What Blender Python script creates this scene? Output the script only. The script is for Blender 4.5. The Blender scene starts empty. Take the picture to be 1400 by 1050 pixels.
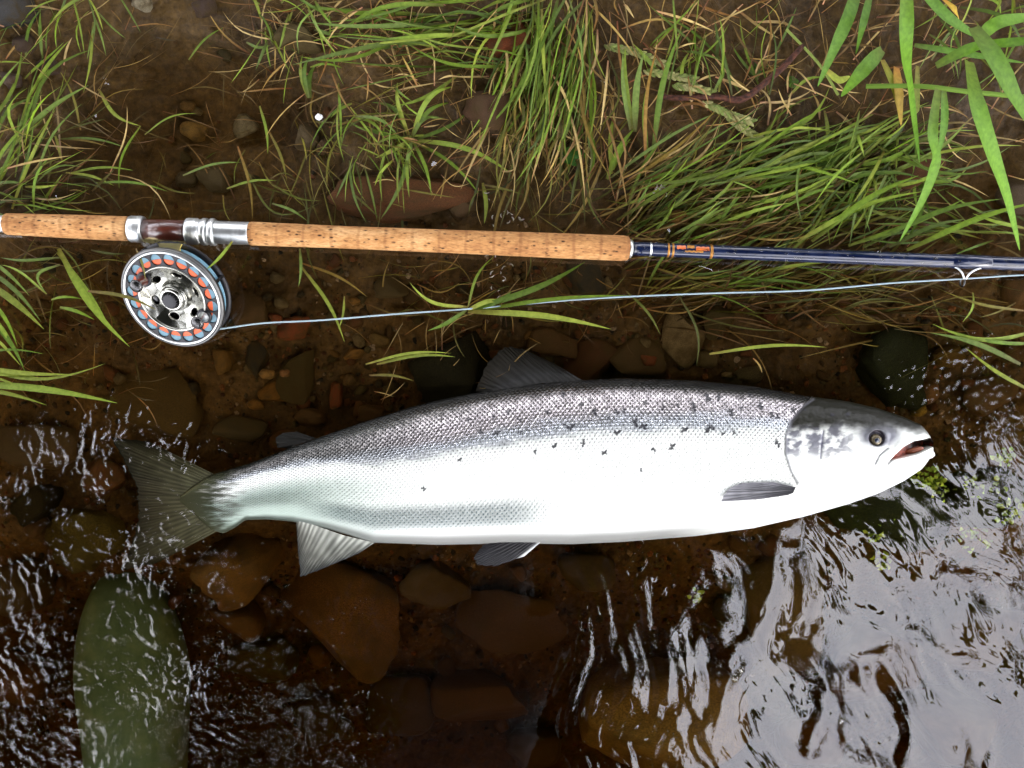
import bpy, math, random
import numpy as np
from mathutils import Vector, Matrix

random.seed(7)
RNG = np.random.default_rng(7)
S = 0.0007            # metres per photo pixel on the water surface
H = 0.92              # camera height above the water
C = bpy.context.scene.collection
R = math.radians

# ------------------------------------------------------------------ camera, sky, sun, exposure
cam = bpy.data.cameras.new('camera'); camo = bpy.data.objects.new('camera', cam); C.objects.link(camo)
camo.location = (0, 0, H); camo.rotation_euler = (0, 0, 0)
cam.sensor_width = 36; cam.lens = 36 * H / (1400 * S)
cam.clip_start = 0.01; cam.clip_end = 500
bpy.context.scene.camera = camo

SUN_EL, SUN_AZ = 32, 138          # azimuth from north (+y) clockwise
w = bpy.data.worlds.new('World'); bpy.context.scene.world = w; w.use_nodes = True
nt = w.node_tree; nt.nodes.clear()
out = nt.nodes.new('ShaderNodeOutputWorld'); bg = nt.nodes.new('ShaderNodeBackground')
sky = nt.nodes.new('ShaderNodeTexSky'); sky.sky_type = 'NISHITA'; sky.sun_disc = False
sky.sun_elevation = R(SUN_EL); sky.sun_rotation = R(SUN_AZ)
tc = nt.nodes.new('ShaderNodeTexCoord'); no = nt.nodes.new('ShaderNodeTexNoise')
no.inputs['Scale'].default_value = 2.2; no.inputs['Detail'].default_value = 7; no.inputs['Roughness'].default_value = .55
rp = nt.nodes.new('ShaderNodeValToRGB')
rp.color_ramp.elements[0].position = .36; rp.color_ramp.elements[0].color = (7.5, 7.6, 8.7, 1)
rp.color_ramp.elements[1].position = .68; rp.color_ramp.elements[1].color = (12.6, 12.3, 12.5, 1)
mx = nt.nodes.new('ShaderNodeMixRGB'); mx.inputs[0].default_value = .92
nt.links.new(tc.outputs['Generated'], no.inputs['Vector']); nt.links.new(no.outputs['Fac'], rp.inputs[0])
nt.links.new(sky.outputs[0], mx.inputs[1]); nt.links.new(rp.outputs[0], mx.inputs[2])
nt.links.new(mx.outputs[0], bg.inputs[0]); bg.inputs[1].default_value = 0.15
nt.links.new(bg.outputs[0], out.inputs[0])

sl = bpy.data.lights.new('sun', 'SUN'); sl.energy = .9; sl.angle = R(28); sl.color = (1, .93, .82)
so = bpy.data.objects.new('sun', sl); C.objects.link(so)
d = Vector((math.sin(R(SUN_AZ)) * math.cos(R(SUN_EL)), math.cos(R(SUN_AZ)) * math.cos(R(SUN_EL)), math.sin(R(SUN_EL))))
so.rotation_euler = d.to_track_quat('Z', 'Y').to_euler(); so.location = d * 20
vs = bpy.context.scene.view_settings
vs.view_transform = 'Standard'; vs.look = 'None'; vs.gamma = 1; vs.use_curve_mapping = False
vs.exposure = 2.52
cy = bpy.context.scene.cycles
cy.max_bounces = 8; cy.transparent_max_bounces = 24; cy.use_denoising = True
cy.caustics_reflective = False; cy.caustics_refractive = False

# ------------------------------------------------------------------ helpers
def P(px, py, z=0.0):
    k = S * (H - z) / H
    return Vector(((px - 700) * k, (525 - py) * k, z))

def inv(X, Y, z=0.0):
    k = S * (H - z) / H
    return X / k + 700, 525 - Y / k

def _h(ix, iy, seed):
    n = (ix.astype(np.int64) * 374761393 + iy.astype(np.int64) * 668265263 + seed * 1442695041) & 0xffffffff
    n = ((n ^ (n >> 13)) * 1274126177) & 0xffffffff
    return ((n ^ (n >> 16)) & 0xffff) / 65535.0

def perlin(x, y, seed=0):
    x = np.asarray(x, float); y = np.asarray(y, float)
    ix = np.floor(x); iy = np.floor(y); fx = x - ix; fy = y - iy
    ux = fx * fx * fx * (fx * (fx * 6 - 15) + 10); uy = fy * fy * fy * (fy * (fy * 6 - 15) + 10)
    def g(dx, dy):
        a = _h(ix + dx, iy + dy, seed) * 2 * np.pi
        return np.cos(a) * (fx - dx) + np.sin(a) * (fy - dy)
    n0 = g(0, 0) * (1 - ux) + g(1, 0) * ux; n1 = g(0, 1) * (1 - ux) + g(1, 1) * ux
    return (n0 * (1 - uy) + n1 * uy) * 1.5

def fbm(x, y, seed=0, o=4):
    t = 0; a = 1
    for k in range(o):
        t = t + a * perlin(x * 2 ** k, y * 2 ** k, seed + k * 17); a *= .5
    return t

def ss(a, b, x):
    t = np.clip((x - a) / (b - a), 0, 1); return t * t * (3 - 2 * t)

def mesh_np(name, V, F, mat=None, smooth=True, attrs=None):
    V = np.asarray(V, np.float32); F = np.asarray(F, np.int32)
    me = bpy.data.meshes.new(name)
    k = F.shape[1]
    me.vertices.add(len(V)); me.vertices.foreach_set('co', V.ravel())
    me.loops.add(F.size); me.loops.foreach_set('vertex_index', F.ravel())
    me.polygons.add(len(F)); me.polygons.foreach_set('loop_start', np.arange(0, F.size, k, dtype=np.int32))
    me.update(calc_edges=True)
    me.polygons.foreach_set('use_smooth', np.full(len(F), smooth))
    for an, arr in (attrs or {}).items():
        arr = np.asarray(arr, np.float32)
        if arr.ndim == 2:
            a = me.attributes.new(an, 'FLOAT_COLOR', 'POINT')
            if arr.shape[1] == 3: arr = np.hstack([arr, np.ones((len(arr), 1), np.float32)])
            a.data.foreach_set('color', arr.ravel())
        else:
            a = me.attributes.new(an, 'FLOAT', 'POINT'); a.data.foreach_set('value', arr)
    if mat: me.materials.append(mat)
    me.validate()
    return me

def link(name, me, parent=None, label=None, cat=None, group=None, kind=None, loc=None, rot=None, color=None):
    o = bpy.data.objects.new(name, me); C.objects.link(o)
    if parent is not None: o.parent = parent
    if loc is not None: o.location = loc
    if rot is not None: o.rotation_euler = rot
    if label: o['label'] = label
    if cat: o['category'] = cat
    if group: o['group'] = group
    if kind: o['kind'] = kind
    if color: o.color = (*color, 1)
    return o

def grid_faces(nx, ny, wrap=False):
    i = np.arange(nx - 1)[:, None]; n = ny if wrap else ny - 1
    j = np.arange(n)[None, :]; j2 = (j + 1) % ny
    a = i * ny + j; b = (i + 1) * ny + j; c = (i + 1) * ny + j2; d_ = i * ny + j2
    return np.stack([a, b, c, d_], -1).reshape(-1, 4)

# ---------- node material helper
def mat(name, col=(.5, .5, .5), rough=.5, metal=0, spec=.5, coat=0):
    m = bpy.data.materials.new(name); m.use_nodes = True
    b = m.node_tree.nodes['Principled BSDF']
    b.inputs['Base Color'].default_value = (*col, 1); b.inputs['Roughness'].default_value = rough
    b.inputs['Metallic'].default_value = metal; b.inputs['Specular IOR Level'].default_value = spec
    b.inputs['Coat Weight'].default_value = coat
    return m
class N:
    def __init__(s, m): s.t = m.node_tree; s.b = s.t.nodes.get('Principled BSDF')
    def new(s, typ, **k):
        n = s.t.nodes.new('ShaderNode' + typ)
        for a, v in k.items():
            if hasattr(n, a): setattr(n, a, v)
            else: n.inputs[a.replace('_', ' ')].default_value = v
        return n
    def l(s, a, b): s.t.links.new(a, b)
    def ramp(s, src, stops):
        r = s.t.nodes.new('ShaderNodeValToRGB'); e = r.color_ramp.elements
        while len(e) < len(stops): e.new(.5)
        for q, (p, c) in zip(e, stops): q.position = p; q.color = (*c, 1) if len(c) == 3 else c
        s.l(src, r.inputs[0]); return r.outputs[0]
    def mul(s, a, b, f=1, mode='MULTIPLY'):
        n = s.t.nodes.new('ShaderNodeMixRGB'); n.blend_type = mode; 
        if isinstance(f, (int, float)): n.inputs[0].default_value = f
        else: s.l(f, n.inputs[0])
        for i, v in ((1, a), (2, b)):
            if isinstance(v, tuple): n.inputs[i].default_value = (*v, 1)
            else: s.l(v, n.inputs[i])
        return n.outputs[0]
    def bump(s, h, strength=.3, dist=.001):
        n = s.t.nodes.new('ShaderNodeBump'); n.inputs['Strength'].default_value = strength
        n.inputs['Distance'].default_value = dist; s.l(h, n.inputs['Height']); s.l(n.outputs[0], s.b.inputs['Normal']); return n
    def obj(s, scale=(1, 1, 1)):
        t = s.new('TexCoord'); m = s.new('Mapping'); m.inputs['Scale'].default_value = scale
        s.l(t.outputs['Object'], m.inputs[0]); return m.outputs[0]

# ---------- materials
M = {}
def build_materials():
    m = mat('wet_mud', rough=.5, spec=.12); n = N(m); v = n.obj()
    a = n.new('TexNoise', Scale=9., Detail=8., Roughness=.6); n.l(v, a.inputs[0])
    b = n.new('TexNoise', Scale=160., Detail=6., Roughness=.7); n.l(v, b.inputs[0])
    c = n.new('TexVoronoi', Scale=260.); n.l(v, c.inputs[0])
    base = n.ramp(a.outputs[0], [(.3, (.019, .0105, .0026)), (.5, (.038, .0225, .0056)), (.7, (.064, .038, .0105))])
    fine = n.ramp(b.outputs[0], [(.3, (.45, .42, .38)), (.6, (1.25, 1.2, 1.15)), (.72, (2.0, 1.9, 1.7))])
    n.l(n.mul(base, fine), n.b.inputs['Base Color'])
    n.bump(n.mul(b.outputs[0], c.outputs['Distance'], .4, 'ADD'), .9, .0015); M['mud'] = m

    m = mat('river_stone', rough=.6, spec=.08); n = N(m); v = n.obj()
    oi = n.new('ObjectInfo')
    a = n.new('TexNoise', Scale=45., Detail=8., Roughness=.65); n.l(v, a.inputs[0])
    b = n.new('TexNoise', Scale=420., Detail=4., Roughness=.6); n.l(v, b.inputs[0])
    c = n.new('TexVoronoi', Scale=500., ); n.l(v, c.inputs[0])
    k = n.ramp(a.outputs[0], [(.3, (.28, .25, .21)), (.52, (.8, .78, .70)), (.72, (1.4, 1.2, .9))])
    k2 = n.ramp(b.outputs[0], [(.32, (.5, .5, .5)), (.55, (1.05, 1.05, 1.05)), (.72, (1.9, 1.8, 1.6))])
    gg = n.new('TexCoord'); s1 = n.new('TexNoise', Scale=1.6, Detail=7., Roughness=.65); n.l(gg.outputs['Object'], s1.inputs[0])
    silt = n.ramp(s1.outputs[0], [(.40, (0, 0, 0)), (.62, (.8, .8, .8))])
    n.l(n.mul(n.mul(n.mul(oi.outputs['Color'], k), k2), (.030, .019, .0052), silt, 'MIX'), n.b.inputs['Base Color'])
    n.bump(n.mul(b.outputs[0], a.outputs[0], .5, 'ADD'), .7, .0012); M['stone'] = m

    m = mat('mossy_stone', rough=.9, spec=.03); n = N(m); v = n.obj()
    a = n.new('TexNoise', Scale=60., Detail=8., Roughness=.75); n.l(v, a.inputs[0])
    b = n.new('TexNoise', Scale=600., Detail=5.); n.l(v, b.inputs[0])
    oi = n.new('ObjectInfo')
    k = n.ramp(a.outputs[0], [(.36, (.1, .1, .09)), (.52, (.45, .45, .42)), (.66, (1.5, 1.5, 1.0))])
    n.l(n.mul(oi.outputs['Color'], k), n.b.inputs['Base Color']); n.bump(n.mul(b.outputs[0], a.outputs[0], .5, 'ADD'), 1., .004); M['moss'] = m

    m = mat('gravel_grain', rough=.6, spec=.08); n = N(m); at = n.new('Attribute'); at.attribute_name = 'col'
    b = n.new('TexNoise', Scale=500., Detail=3.); n.l(n.obj(), b.inputs[0])
    n.l(n.mul(at.outputs['Color'], n.ramp(b.outputs[0], [(.3, (.25, .25, .25)), (.7, (.7, .7, .7))])), n.b.inputs['Base Color']); M['gravel'] = m

    def leafm(name, trans):
        m = mat(name, rough=.5, spec=.16); n = N(m); at = n.new('Attribute'); at.attribute_name = 'col'
        b = n.new('TexNoise', Scale=250., Detail=4.); n.l(n.obj(), b.inputs[0])
        col = n.mul(at.outputs['Color'], n.ramp(b.outputs[0], [(.3, (.68, .66, .56)), (.7, (1.06, 1.0, .86))]))
        n.l(col, n.b.inputs['Base Color'])
        tr = n.new('BsdfTranslucent'); n.l(n.mul(col, (1.2, 1.35, .6)), tr.inputs[0])
        mx = n.new('MixShader'); mx.inputs[0].default_value = trans
        n.l(n.b.outputs[0], mx.inputs[1]); n.l(tr.outputs[0], mx.inputs[2])
        n.l(mx.outputs[0], n.t.nodes['Material Output'].inputs[0]); return m
    M['leaf'] = leafm('grass_leaf', .28); M['straw'] = leafm('dry_straw', .1)

    # water: clear tinted body under a mirror-like skin whose strength follows the viewing angle
    m = bpy.data.materials.new('peaty_water'); m.use_nodes = True; n = N(m); n.t.nodes.remove(n.b)
    g = n.new('NewGeometry'); bp = n.new('Bump'); v = n.obj()
    b = n.new('TexNoise', Scale=170., Detail=3., Roughness=.5); n.l(v, b.inputs[0])
    am = n.new('Attribute'); am.attribute_name = 'ripple'
    bp.inputs['Distance'].default_value = .0006
    n.l(b.outputs[0], bp.inputs['Height']); n.l(am.outputs['Fac'], bp.inputs['Strength'])
    fr = n.new('LayerWeight'); fr.inputs['Blend'].default_value = .5
    n.l(bp.outputs[0], fr.inputs['Normal'])
    pw = n.new('Math', operation='POWER'); n.l(fr.outputs['Facing'], pw.inputs[0]); pw.inputs[1].default_value = 4.5
    ma = n.new('Math', operation='MULTIPLY_ADD'); n.l(pw.outputs[0], ma.inputs[0]); ma.inputs[1].default_value = .9; ma.inputs[2].default_value = .056
    tr = n.new('BsdfTransparent'); gl = n.new('BsdfGlossy'); gl.inputs['Roughness'].default_value = .0
    n.l(bp.outputs[0], gl.inputs['Normal'])
    mx = n.new('MixShader'); n.l(ma.outputs[0], mx.inputs[0]); n.l(tr.outputs[0], mx.inputs[1]); n.l(gl.outputs[0], mx.inputs[2])
    va = n.new('VolumeAbsorption'); va.inputs['Color'].default_value = (.66, .49, .14, 1); va.inputs['Density'].default_value = 17
    o = n.t.nodes['Material Output']; n.l(mx.outputs[0], o.inputs['Surface']); n.l(va.outputs[0], o.inputs['Volume']); M['water'] = m

    m = mat('salmon_skin', rough=.3, spec=.6); n = N(m)
    a = n.new('Attribute'); a.attribute_name = 'pig'; b = n.new('Attribute'); b.attribute_name = 'silver'
    c = n.new('Attribute'); c.attribute_name = 'dull'; g_ = n.new('Attribute'); g_.attribute_name = 'gloss'; n.l(g_.outputs['Fac'], n.b.inputs['Specular IOR Level'])
    n.l(a.outputs['Color'], n.b.inputs['Base Color']); n.l(b.outputs['Fac'], n.b.inputs['Metallic']); n.l(c.outputs['Fac'], n.b.inputs['Roughness'])
    M['fish'] = m
    m = mat('fin_skin', rough=.45, spec=.12); n = N(m); a = n.new('Attribute'); a.attribute_name = 'col'
    n.l(a.outputs['Color'], n.b.inputs['Base Color']); M['fin'] = m

    m = mat('cork', rough=.75, spec=.2); n = N(m); v = n.obj((1, 1, 1))
    a = n.new('TexNoise', Scale=60., Detail=8., Roughness=.7); n.l(n.obj((.35, 1, 1)), a.inputs[0])
    b = n.new('TexVoronoi', Scale=150., Randomness=1.); n.l(n.obj((.8, 1.9, 1.9)), b.inputs[0])
    b2 = n.new('TexNoise', Scale=420., Detail=4.); n.l(n.obj((.5, 1.6, 1.6)), b2.inputs[0])
    wv = n.new('TexWave', Scale=12.5, Distortion=.6, Detail=2.); wv.inputs['Detail Scale'].default_value = 5; n.l(v, wv.inputs[0])
    base = n.ramp(a.outputs[0], [(.32, (.20, .085, .028)), (.5, (.33, .165, .060)), (.68, (.46, .27, .12))])
    pits = n.ramp(b.outputs['Distance'], [(.14, (.07, .045, .035)), (.34, (1, 1, 1))])
    pm = n.ramp(b2.outputs[0], [(.43, (0, 0, 0)), (.52, (1, 1, 1))])
    base = n.mul(base, pits, pm)
    base = n.mul(base, n.ramp(wv.outputs[0], [(.0, (.62, .55, .5)), (.06, (1, 1, 1)), (1, (1.04, 1.04, 1.04))]), .6)
    base = n.mul(base, n.ramp(b2.outputs[0], [(.3, (.7, .66, .6)), (.6, (1.12, 1.12, 1.12))]))
    n.l(base, n.b.inputs['Base Color']); n.bump(n.mul(b2.outputs[0], b.outputs['Distance'], .5, 'MULTIPLY'), .6, .0008); M['cork'] = m

    def metal(name, col, rough, brush=0):
        m = mat(name, col, rough, 1); 
        if brush:
            n = N(m); a = n.new('TexNoise', Scale=brush, Detail=4.); n.l(n.obj((1, .2, .2)), a.inputs[0])
            n.l(n.mul(n.ramp(a.outputs[0], [(.3, (.9, .9, .9)), (.7, (1.05, 1.05, 1.05))]), tuple(col)), n.b.inputs['Base Color'])
            n.l(n.ramp(a.outputs[0], [(.3, (rough * .9,) * 3), (.7, (rough * 1.25,) * 3)]), n.b.inputs['Roughness'])
        return m
    M['silver'] = metal('brushed_silver', (.62, .64, .64), .36, 500.)
    M['chrome'] = metal('polished_chrome', (.30, .30, .27), .2, 120.)
    M['dark_metal'] = metal('graphite_metal', (.032, .032, .034), .42, 300.)
    M['grey_metal'] = metal('grey_anodised_metal', (.10, .10, .098), .36, 300.)
    M['brass'] = metal('pale_gold_metal', (.70, .62, .30), .28, 300.)
    M['black'] = mat('glossy_black', (.006, .006, .006), .12, 0, .6)
    M['wood'] = mat('dark_red_wood', (.055, .008, .004), .3, 0, .5, .6)
    n = N(M['wood']); a = n.new('TexNoise', Scale=160., Detail=5.); n.l(n.obj((.03, .4, .4)), a.inputs[0])
    n.l(n.ramp(a.outputs[0], [(.3, (.022, .004, .003)), (.7, (.09, .02, .009))]), n.b.inputs['Base Color'])
    m = mat('navy_lacquer', (.004, .008, .03), .22, 0, .4, .45); n = N(m)
    a = n.new('TexNoise', Scale=90., Detail=5.); n.l(n.obj(), a.inputs[0])
    n.l(n.ramp(a.outputs[0], [(.35, (.0025, .005, .020)), (.65, (.005, .010, .036))]), n.b.inputs['Base Color'])
    n.l(n.ramp(a.outputs[0], [(.35, (.1,) * 3), (.65, (.26,) * 3)]), n.b.inputs['Roughness']); M['navy'] = m
    M['gold'] = mat('gold_thread', (.30, .13, .02), .4, .6)
    M['orange_paint'] = mat('orange_enamel', (.42, .10, .02), .3)
    M['lineblue'] = mat('pale_blue_fly_line', (.22, .29, .32), .5)
    M['spoolblue'] = mat('sky_blue_line_wraps', (.085, .185, .245), .5)
    M['backing'] = mat('orange_backing', (.52, .075, .008), .5)
    M['twig'] = mat('wet_dark_bark', (.028, .012, .010), .6, 0, .15); n = N(M['twig'])
    a = n.new('TexNoise', Scale=300., Detail=5.); n.l(n.obj(), a.inputs[0]); n.bump(a.outputs[0], .8, .001)
    n.l(n.ramp(a.outputs[0], [(.35, (.014, .005, .003)), (.65, (.065, .022, .012))]), n.b.inputs['Base Color'])
    M['white'] = mat('white_foam_plastic', (.8, .8, .8), .5)
    M['pupil'] = mat('fish_pupil', (.012, .016, .03), .08, 0, .8)
    M['iris'] = mat('fish_iris', (.085, .068, .038), .2, .3)
    m = mat('green_rubber', (.055, .115, .06), .7, 0, .02); n = N(m)
    a = n.new('TexNoise', Scale=32., Detail=9., Roughness=.7); n.l(n.obj(), a.inputs[0])
    n.l(n.ramp(a.outputs[0], [(.3, (.034, .066, .046)), (.5, (.050, .088, .062)), (.7, (.075, .115, .082))]), n.b.inputs['Base Color']); M['rubber'] = m
    M['wader'] = mat('dark_green_wader', (.03, .045, .028), .8)
    M['jacket'] = mat('dark_jacket', (.012, .014, .016), .8)
    M['skin'] = mat('skin', (.35, .2, .14), .5)
    m = mat('bark', (.05, .035, .025), .9); n = N(m); a = n.new('TexNoise', Scale=14., Detail=6.); n.l(n.obj((1, 1, .3)), a.inputs[0])
    n.l(n.ramp(a.outputs[0], [(.3, (.025, .018, .012)), (.7, (.09, .07, .05))]), n.b.inputs['Base Color']); M['bark'] = m
build_materials()

# ------------------------------------------------------------------ ground
def bed_z(X, Y):
    u = X / S + 700; v = 525 - Y / S
    z = np.interp(v, [-40000, -5000, -1500, -300, 0, 130, 250, 330, 450, 520, 560, 720, 780, 850, 1050, 1500, 3000, 8000, 14000, 40000],
                  [3.0, 1.0, .25, .045, .020, .009, -.002, -.018, -.030, -.038, -.043, -.045, -.062, -.085, -.115, -.18, -.4, -.5, -.1, 2])
    z = z - .030 * np.exp(-(((u - 260) / 180.) ** 2 + ((v - 150) / 130.) ** 2) ** 1.5)
    z = z - .012 * np.exp(-(((u - 1350) / 110.) ** 2 + ((v - 230) / 70.) ** 2))
    z = z + .014 * np.exp(-((u / 70.) ** 2 + ((v - 110) / 110.) ** 2))
    near = np.exp(-(np.maximum(np.abs(X) - .6, 0) + np.maximum(np.abs(Y) - .5, 0)) * 2)
    z = z + near * (.006 * fbm(u / 90, v / 90, 3, 5) + .0022 * fbm(u / 16, v / 16, 8, 3)) + (1 - near) * .08 * fbm(X * .7, Y * .7, 5, 4)
    under = np.exp(-np.clip((np.abs(v - 635) / 100.), 0, 9) ** 4) * ss(230, 330, u) * ss(1300, 1230, u)
    return z * (1 - under) + under * np.minimum(z, -.044)

def spaced(lo, hi, step, far, n):
    c = np.arange(lo, hi, step); g = np.geomspace(step * 2, far, n)
    return np.concatenate([(lo - g)[::-1], c, hi + g])

xs = spaced(-.62, .62, .0026, 60, 60); ys = spaced(-.5, .5, .0026, 60, 60)
X, Y = np.meshgrid(xs, ys, indexing='ij'); Z = bed_z(X, Y)
me = mesh_np('stream_bed', np.stack([X, Y, Z], -1).reshape(-1, 3), grid_faces(len(xs), len(ys)), M['mud'])
link('ground', me, kind='structure', label='brown silty stream bed rising to a muddy grassy bank')

# ------------------------------------------------------------------ water
def water_h(X, Y):
    u = X / S + 700; v = 525 - Y / S
    rough = .8 * ss(440, 230, u) * ss(520, 640, v) + .3 * ss(800, 460, u) * ss(740, 800, v) * ss(1120, 960, v) * (u > -400)
    e = np.exp(-(((u - 150) / 70.) ** 2 + ((v - 565) / 45.) ** 2)) + .8 * np.exp(-(((u - 90) / 70.) ** 2 + ((v - 640) / 50.) ** 2)) + .7 * np.exp(-(((u - 225) / 45.) ** 2 + ((v - 690) / 90.) ** 2)); rough = np.clip(rough + 1.4 * e, 0, 1.7)
    rough = rough * (.35 + 1.1 * np.clip(fbm(u / 80, v / 80, 91, 3) + .35, 0, 1))
    right = ss(760, 980, u) * ss(600, 720, v) + .8 * ss(1230, 1300, u) * ss(470, 540, v) * ss(740, 640, v)
    right = np.clip(right, 0, 1)
    gap = ss(740, 800, u) * ss(740, 780, v) * ss(1010, 900, u)
    # direction of ripples turns around the head
    wx = u + 25 * perlin(u / 120, v / 120, 31); wy = v + 25 * perlin(u / 120, v / 120, 32)
    h = rough * (.00064 * perlin(wx / 11, wy / 14, 41) + .00048 * perlin(wx / 6, wy / 8, 42) + .0010 * perlin(wx / 40, wy / 40, 43))
    # fold the small waves into narrow crests
    h = h + rough * .00055 * (1 - 2 * np.abs(perlin(wx / 19 + 3, wy / 24, 44))) 
    a = wx * .86 - wy * .5; b = wx * .5 + wy * .86        # long axis down-right
    pat = .35 + 1.5 * ss(.12, .45, perlin(a / 95 + 7, b / 150, 55))
    h = h + .72 * pat * right * (.0038 * perlin(a / 66, b / 190, 51) + .00125 * perlin(a / 26, b / 85, 52) + .0004 * perlin(a / 11, b / 34, 53) + .0022 * perlin(wx / 240, wy / 240, 54))
    h = h + gap * (.00028 * perlin(wx / 11, wy / 55, 61) + .0005 * perlin(wx / 34, wy / 150, 62))
    # long swells sliding past below the head
    for (u0, v0, u1, v1, wd, am) in ((1062, 725, 985, 1000, 20, .0016), (1130, 880, 1120, 1010, 16, .0013), (1200, 620, 1290, 720, 13, .0011), (1085, 760, 1110, 860, 12, .0010), (1180, 930, 1225, 1000, 10, .0009), (1300, 800, 1390, 830, 11, .0009), (1240, 870, 1330, 900, 10, .0008), (960, 760, 900, 930, 12, .0008)):
        L2 = (u1 - u0) ** 2 + (v1 - v0) ** 2; t = ((wx - u0) * (u1 - u0) + (wy - v0) * (v1 - v0)) / L2; tcl = np.clip(t, 0, 1)
        dd = np.hypot(wx - u0 - tcl * (u1 - u0), (wy - v0 - tcl * (v1 - v0))) + 7 * perlin(wx / 30, wy / 30, 58)
        h = h + am * np.exp(-(dd / wd) ** 2)
    calm = (1 - np.clip(rough + right, 0, 1))
    h = h + calm * (.00012 * perlin(u / 55, v / 55, 71))
    # small turbulence against the bank
    for (cu, cv, rr, am) in ((690, 290, 38, .0006), (683, 370, 34, .0006), (1330, 500, 60, .0005), (1230, 520, 60, .00035)):
        q = np.exp(-(((u - cu) / rr) ** 2 + ((v - cv) / rr) ** 2)); h = h + q * am * perlin(u / 8, v / 9, 73)
    far = np.exp(-(np.maximum(np.abs(X) - .7, 0) + np.maximum(np.abs(Y) - .6, 0)) * 3)
    return h * far + (1 - far) * .004 * fbm(X * 3, Y * 3, 77, 3), np.clip(rough, 0, 1)
xs = spaced(-.52, .52, .0014, 40, 40)
ys = np.concatenate([-.42 - np.geomspace(.003, 40, 40)[::-1], np.arange(-.42, .06, .0014), np.arange(.06, .42, .004), .42 + np.geomspace(.008, 40, 30)])
X, Y = np.meshgrid(xs, ys, indexing='ij'); Zw, rg = water_h(X, Y)
V = np.stack([X, Y, Zw], -1).reshape(-1, 3); nx, ny = len(xs), len(ys)
idx = np.arange(nx * ny).reshape(nx, ny)
ring = np.concatenate([idx[:, 0], idx[-1, 1:], idx[-2::-1, -1], idx[0, -2:0:-1]])
low = V[ring].copy(); low[:, 2] = -1.5; n0 = len(V)
Vt = np.vstack([V, low, [[0, 0, -1.5]]]); k = len(ring); ii = np.arange(k); jj = (ii + 1) % k
side = np.stack([ring[ii], n0 + ii, n0 + jj, ring[jj]], 1)
bot = np.stack([n0 + ii, np.full(k, n0 + k), np.full(k, n0 + k), n0 + jj], 1)
faces = np.vstack([grid_faces(nx, ny), side])
me = mesh_np('water', Vt[:-1], faces, M['water'], attrs={'ripple': np.concatenate([.55 * rg.ravel(), np.zeros(k)])})
import bmesh
bm = bmesh.new(); bm.from_mesh(me); bm.verts.ensure_lookup_table()
try: bm.faces.new([bm.verts[n0 + q] for q in range(k)])
except Exception: pass
bmesh.ops.recalc_face_normals(bm, faces=bm.faces[:]); bm.to_mesh(me); bm.free()
link('water', me, kind='structure', label='clear peaty brown stream water, rippled over the tail and mirroring pale sky at lower right')

# ------------------------------------------------------------------ stones
def ico(sub):
    bm = bmesh.new(); bmesh.ops.create_icosphere(bm, subdivisions=sub, radius=1)
    V = np.array([v.co[:] for v in bm.verts]); F = np.array([[v.index for v in f.verts] for f in bm.faces]); bm.free(); return V, F
ICO = {s_: ico(s_) for s_ in (1, 2, 3, 4)}
def stone_mesh(seed, sub=3, ang=.5, bumps=.06, boxy=0, material='stone'):
    r = np.random.default_rng(seed); V, F = ICO[sub]; V = V.copy()
    if boxy: 
        q = 2 + boxy * 4; V = V / (np.sum(np.abs(V) ** q, 1) ** (1 / q))[:, None]
    for k in range(9):
        n = r.normal(size=3); n[2] *= .6; n /= np.linalg.norm(n); dd = 1 - ang * r.uniform(.15, .62)
        e = np.maximum(V @ n - dd, 0); V -= e[:, None] * n * .93
    o = r.uniform(0, 90)
    V = V * (1 + bumps * fbm(V[:, 0] * 1.6 + o, V[:, 1] * 1.6 + V[:, 2] * 1.1, seed % 97, 3))[:, None]
    return mesh_np('stone_mesh', V, F, M[material])
STONES = [stone_mesh(100 + i, 2, RNG.uniform(.4, .9), .07, boxy=float(RNG.choice([0, .3, .8]))) for i in range(14)]

def place(px, py, w_, h_, rot, col, me, label, cat='stone', group=None, th=None, z=None, name='stone', sink=.35):
    x0 = (px - 700) * S; y0 = (525 - py) * S
    zb = float(bed_z(np.array([x0]), np.array([y0]))[0]) if z is None else z
    p = P(px, py, zb); a, b = w_ / 2 * S, h_ / 2 * S; t = th if th else .42 * min(a, b) + .0015
    o = link(name, me, None, label, cat, group, loc=(p.x, p.y, zb + t * (1 - 2 * sink) + .0005), rot=(RNG.uniform(-.08, .08), RNG.uniform(-.08, .08), R(rot)), color=col)
    o.scale = (a, b, t); return o

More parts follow.
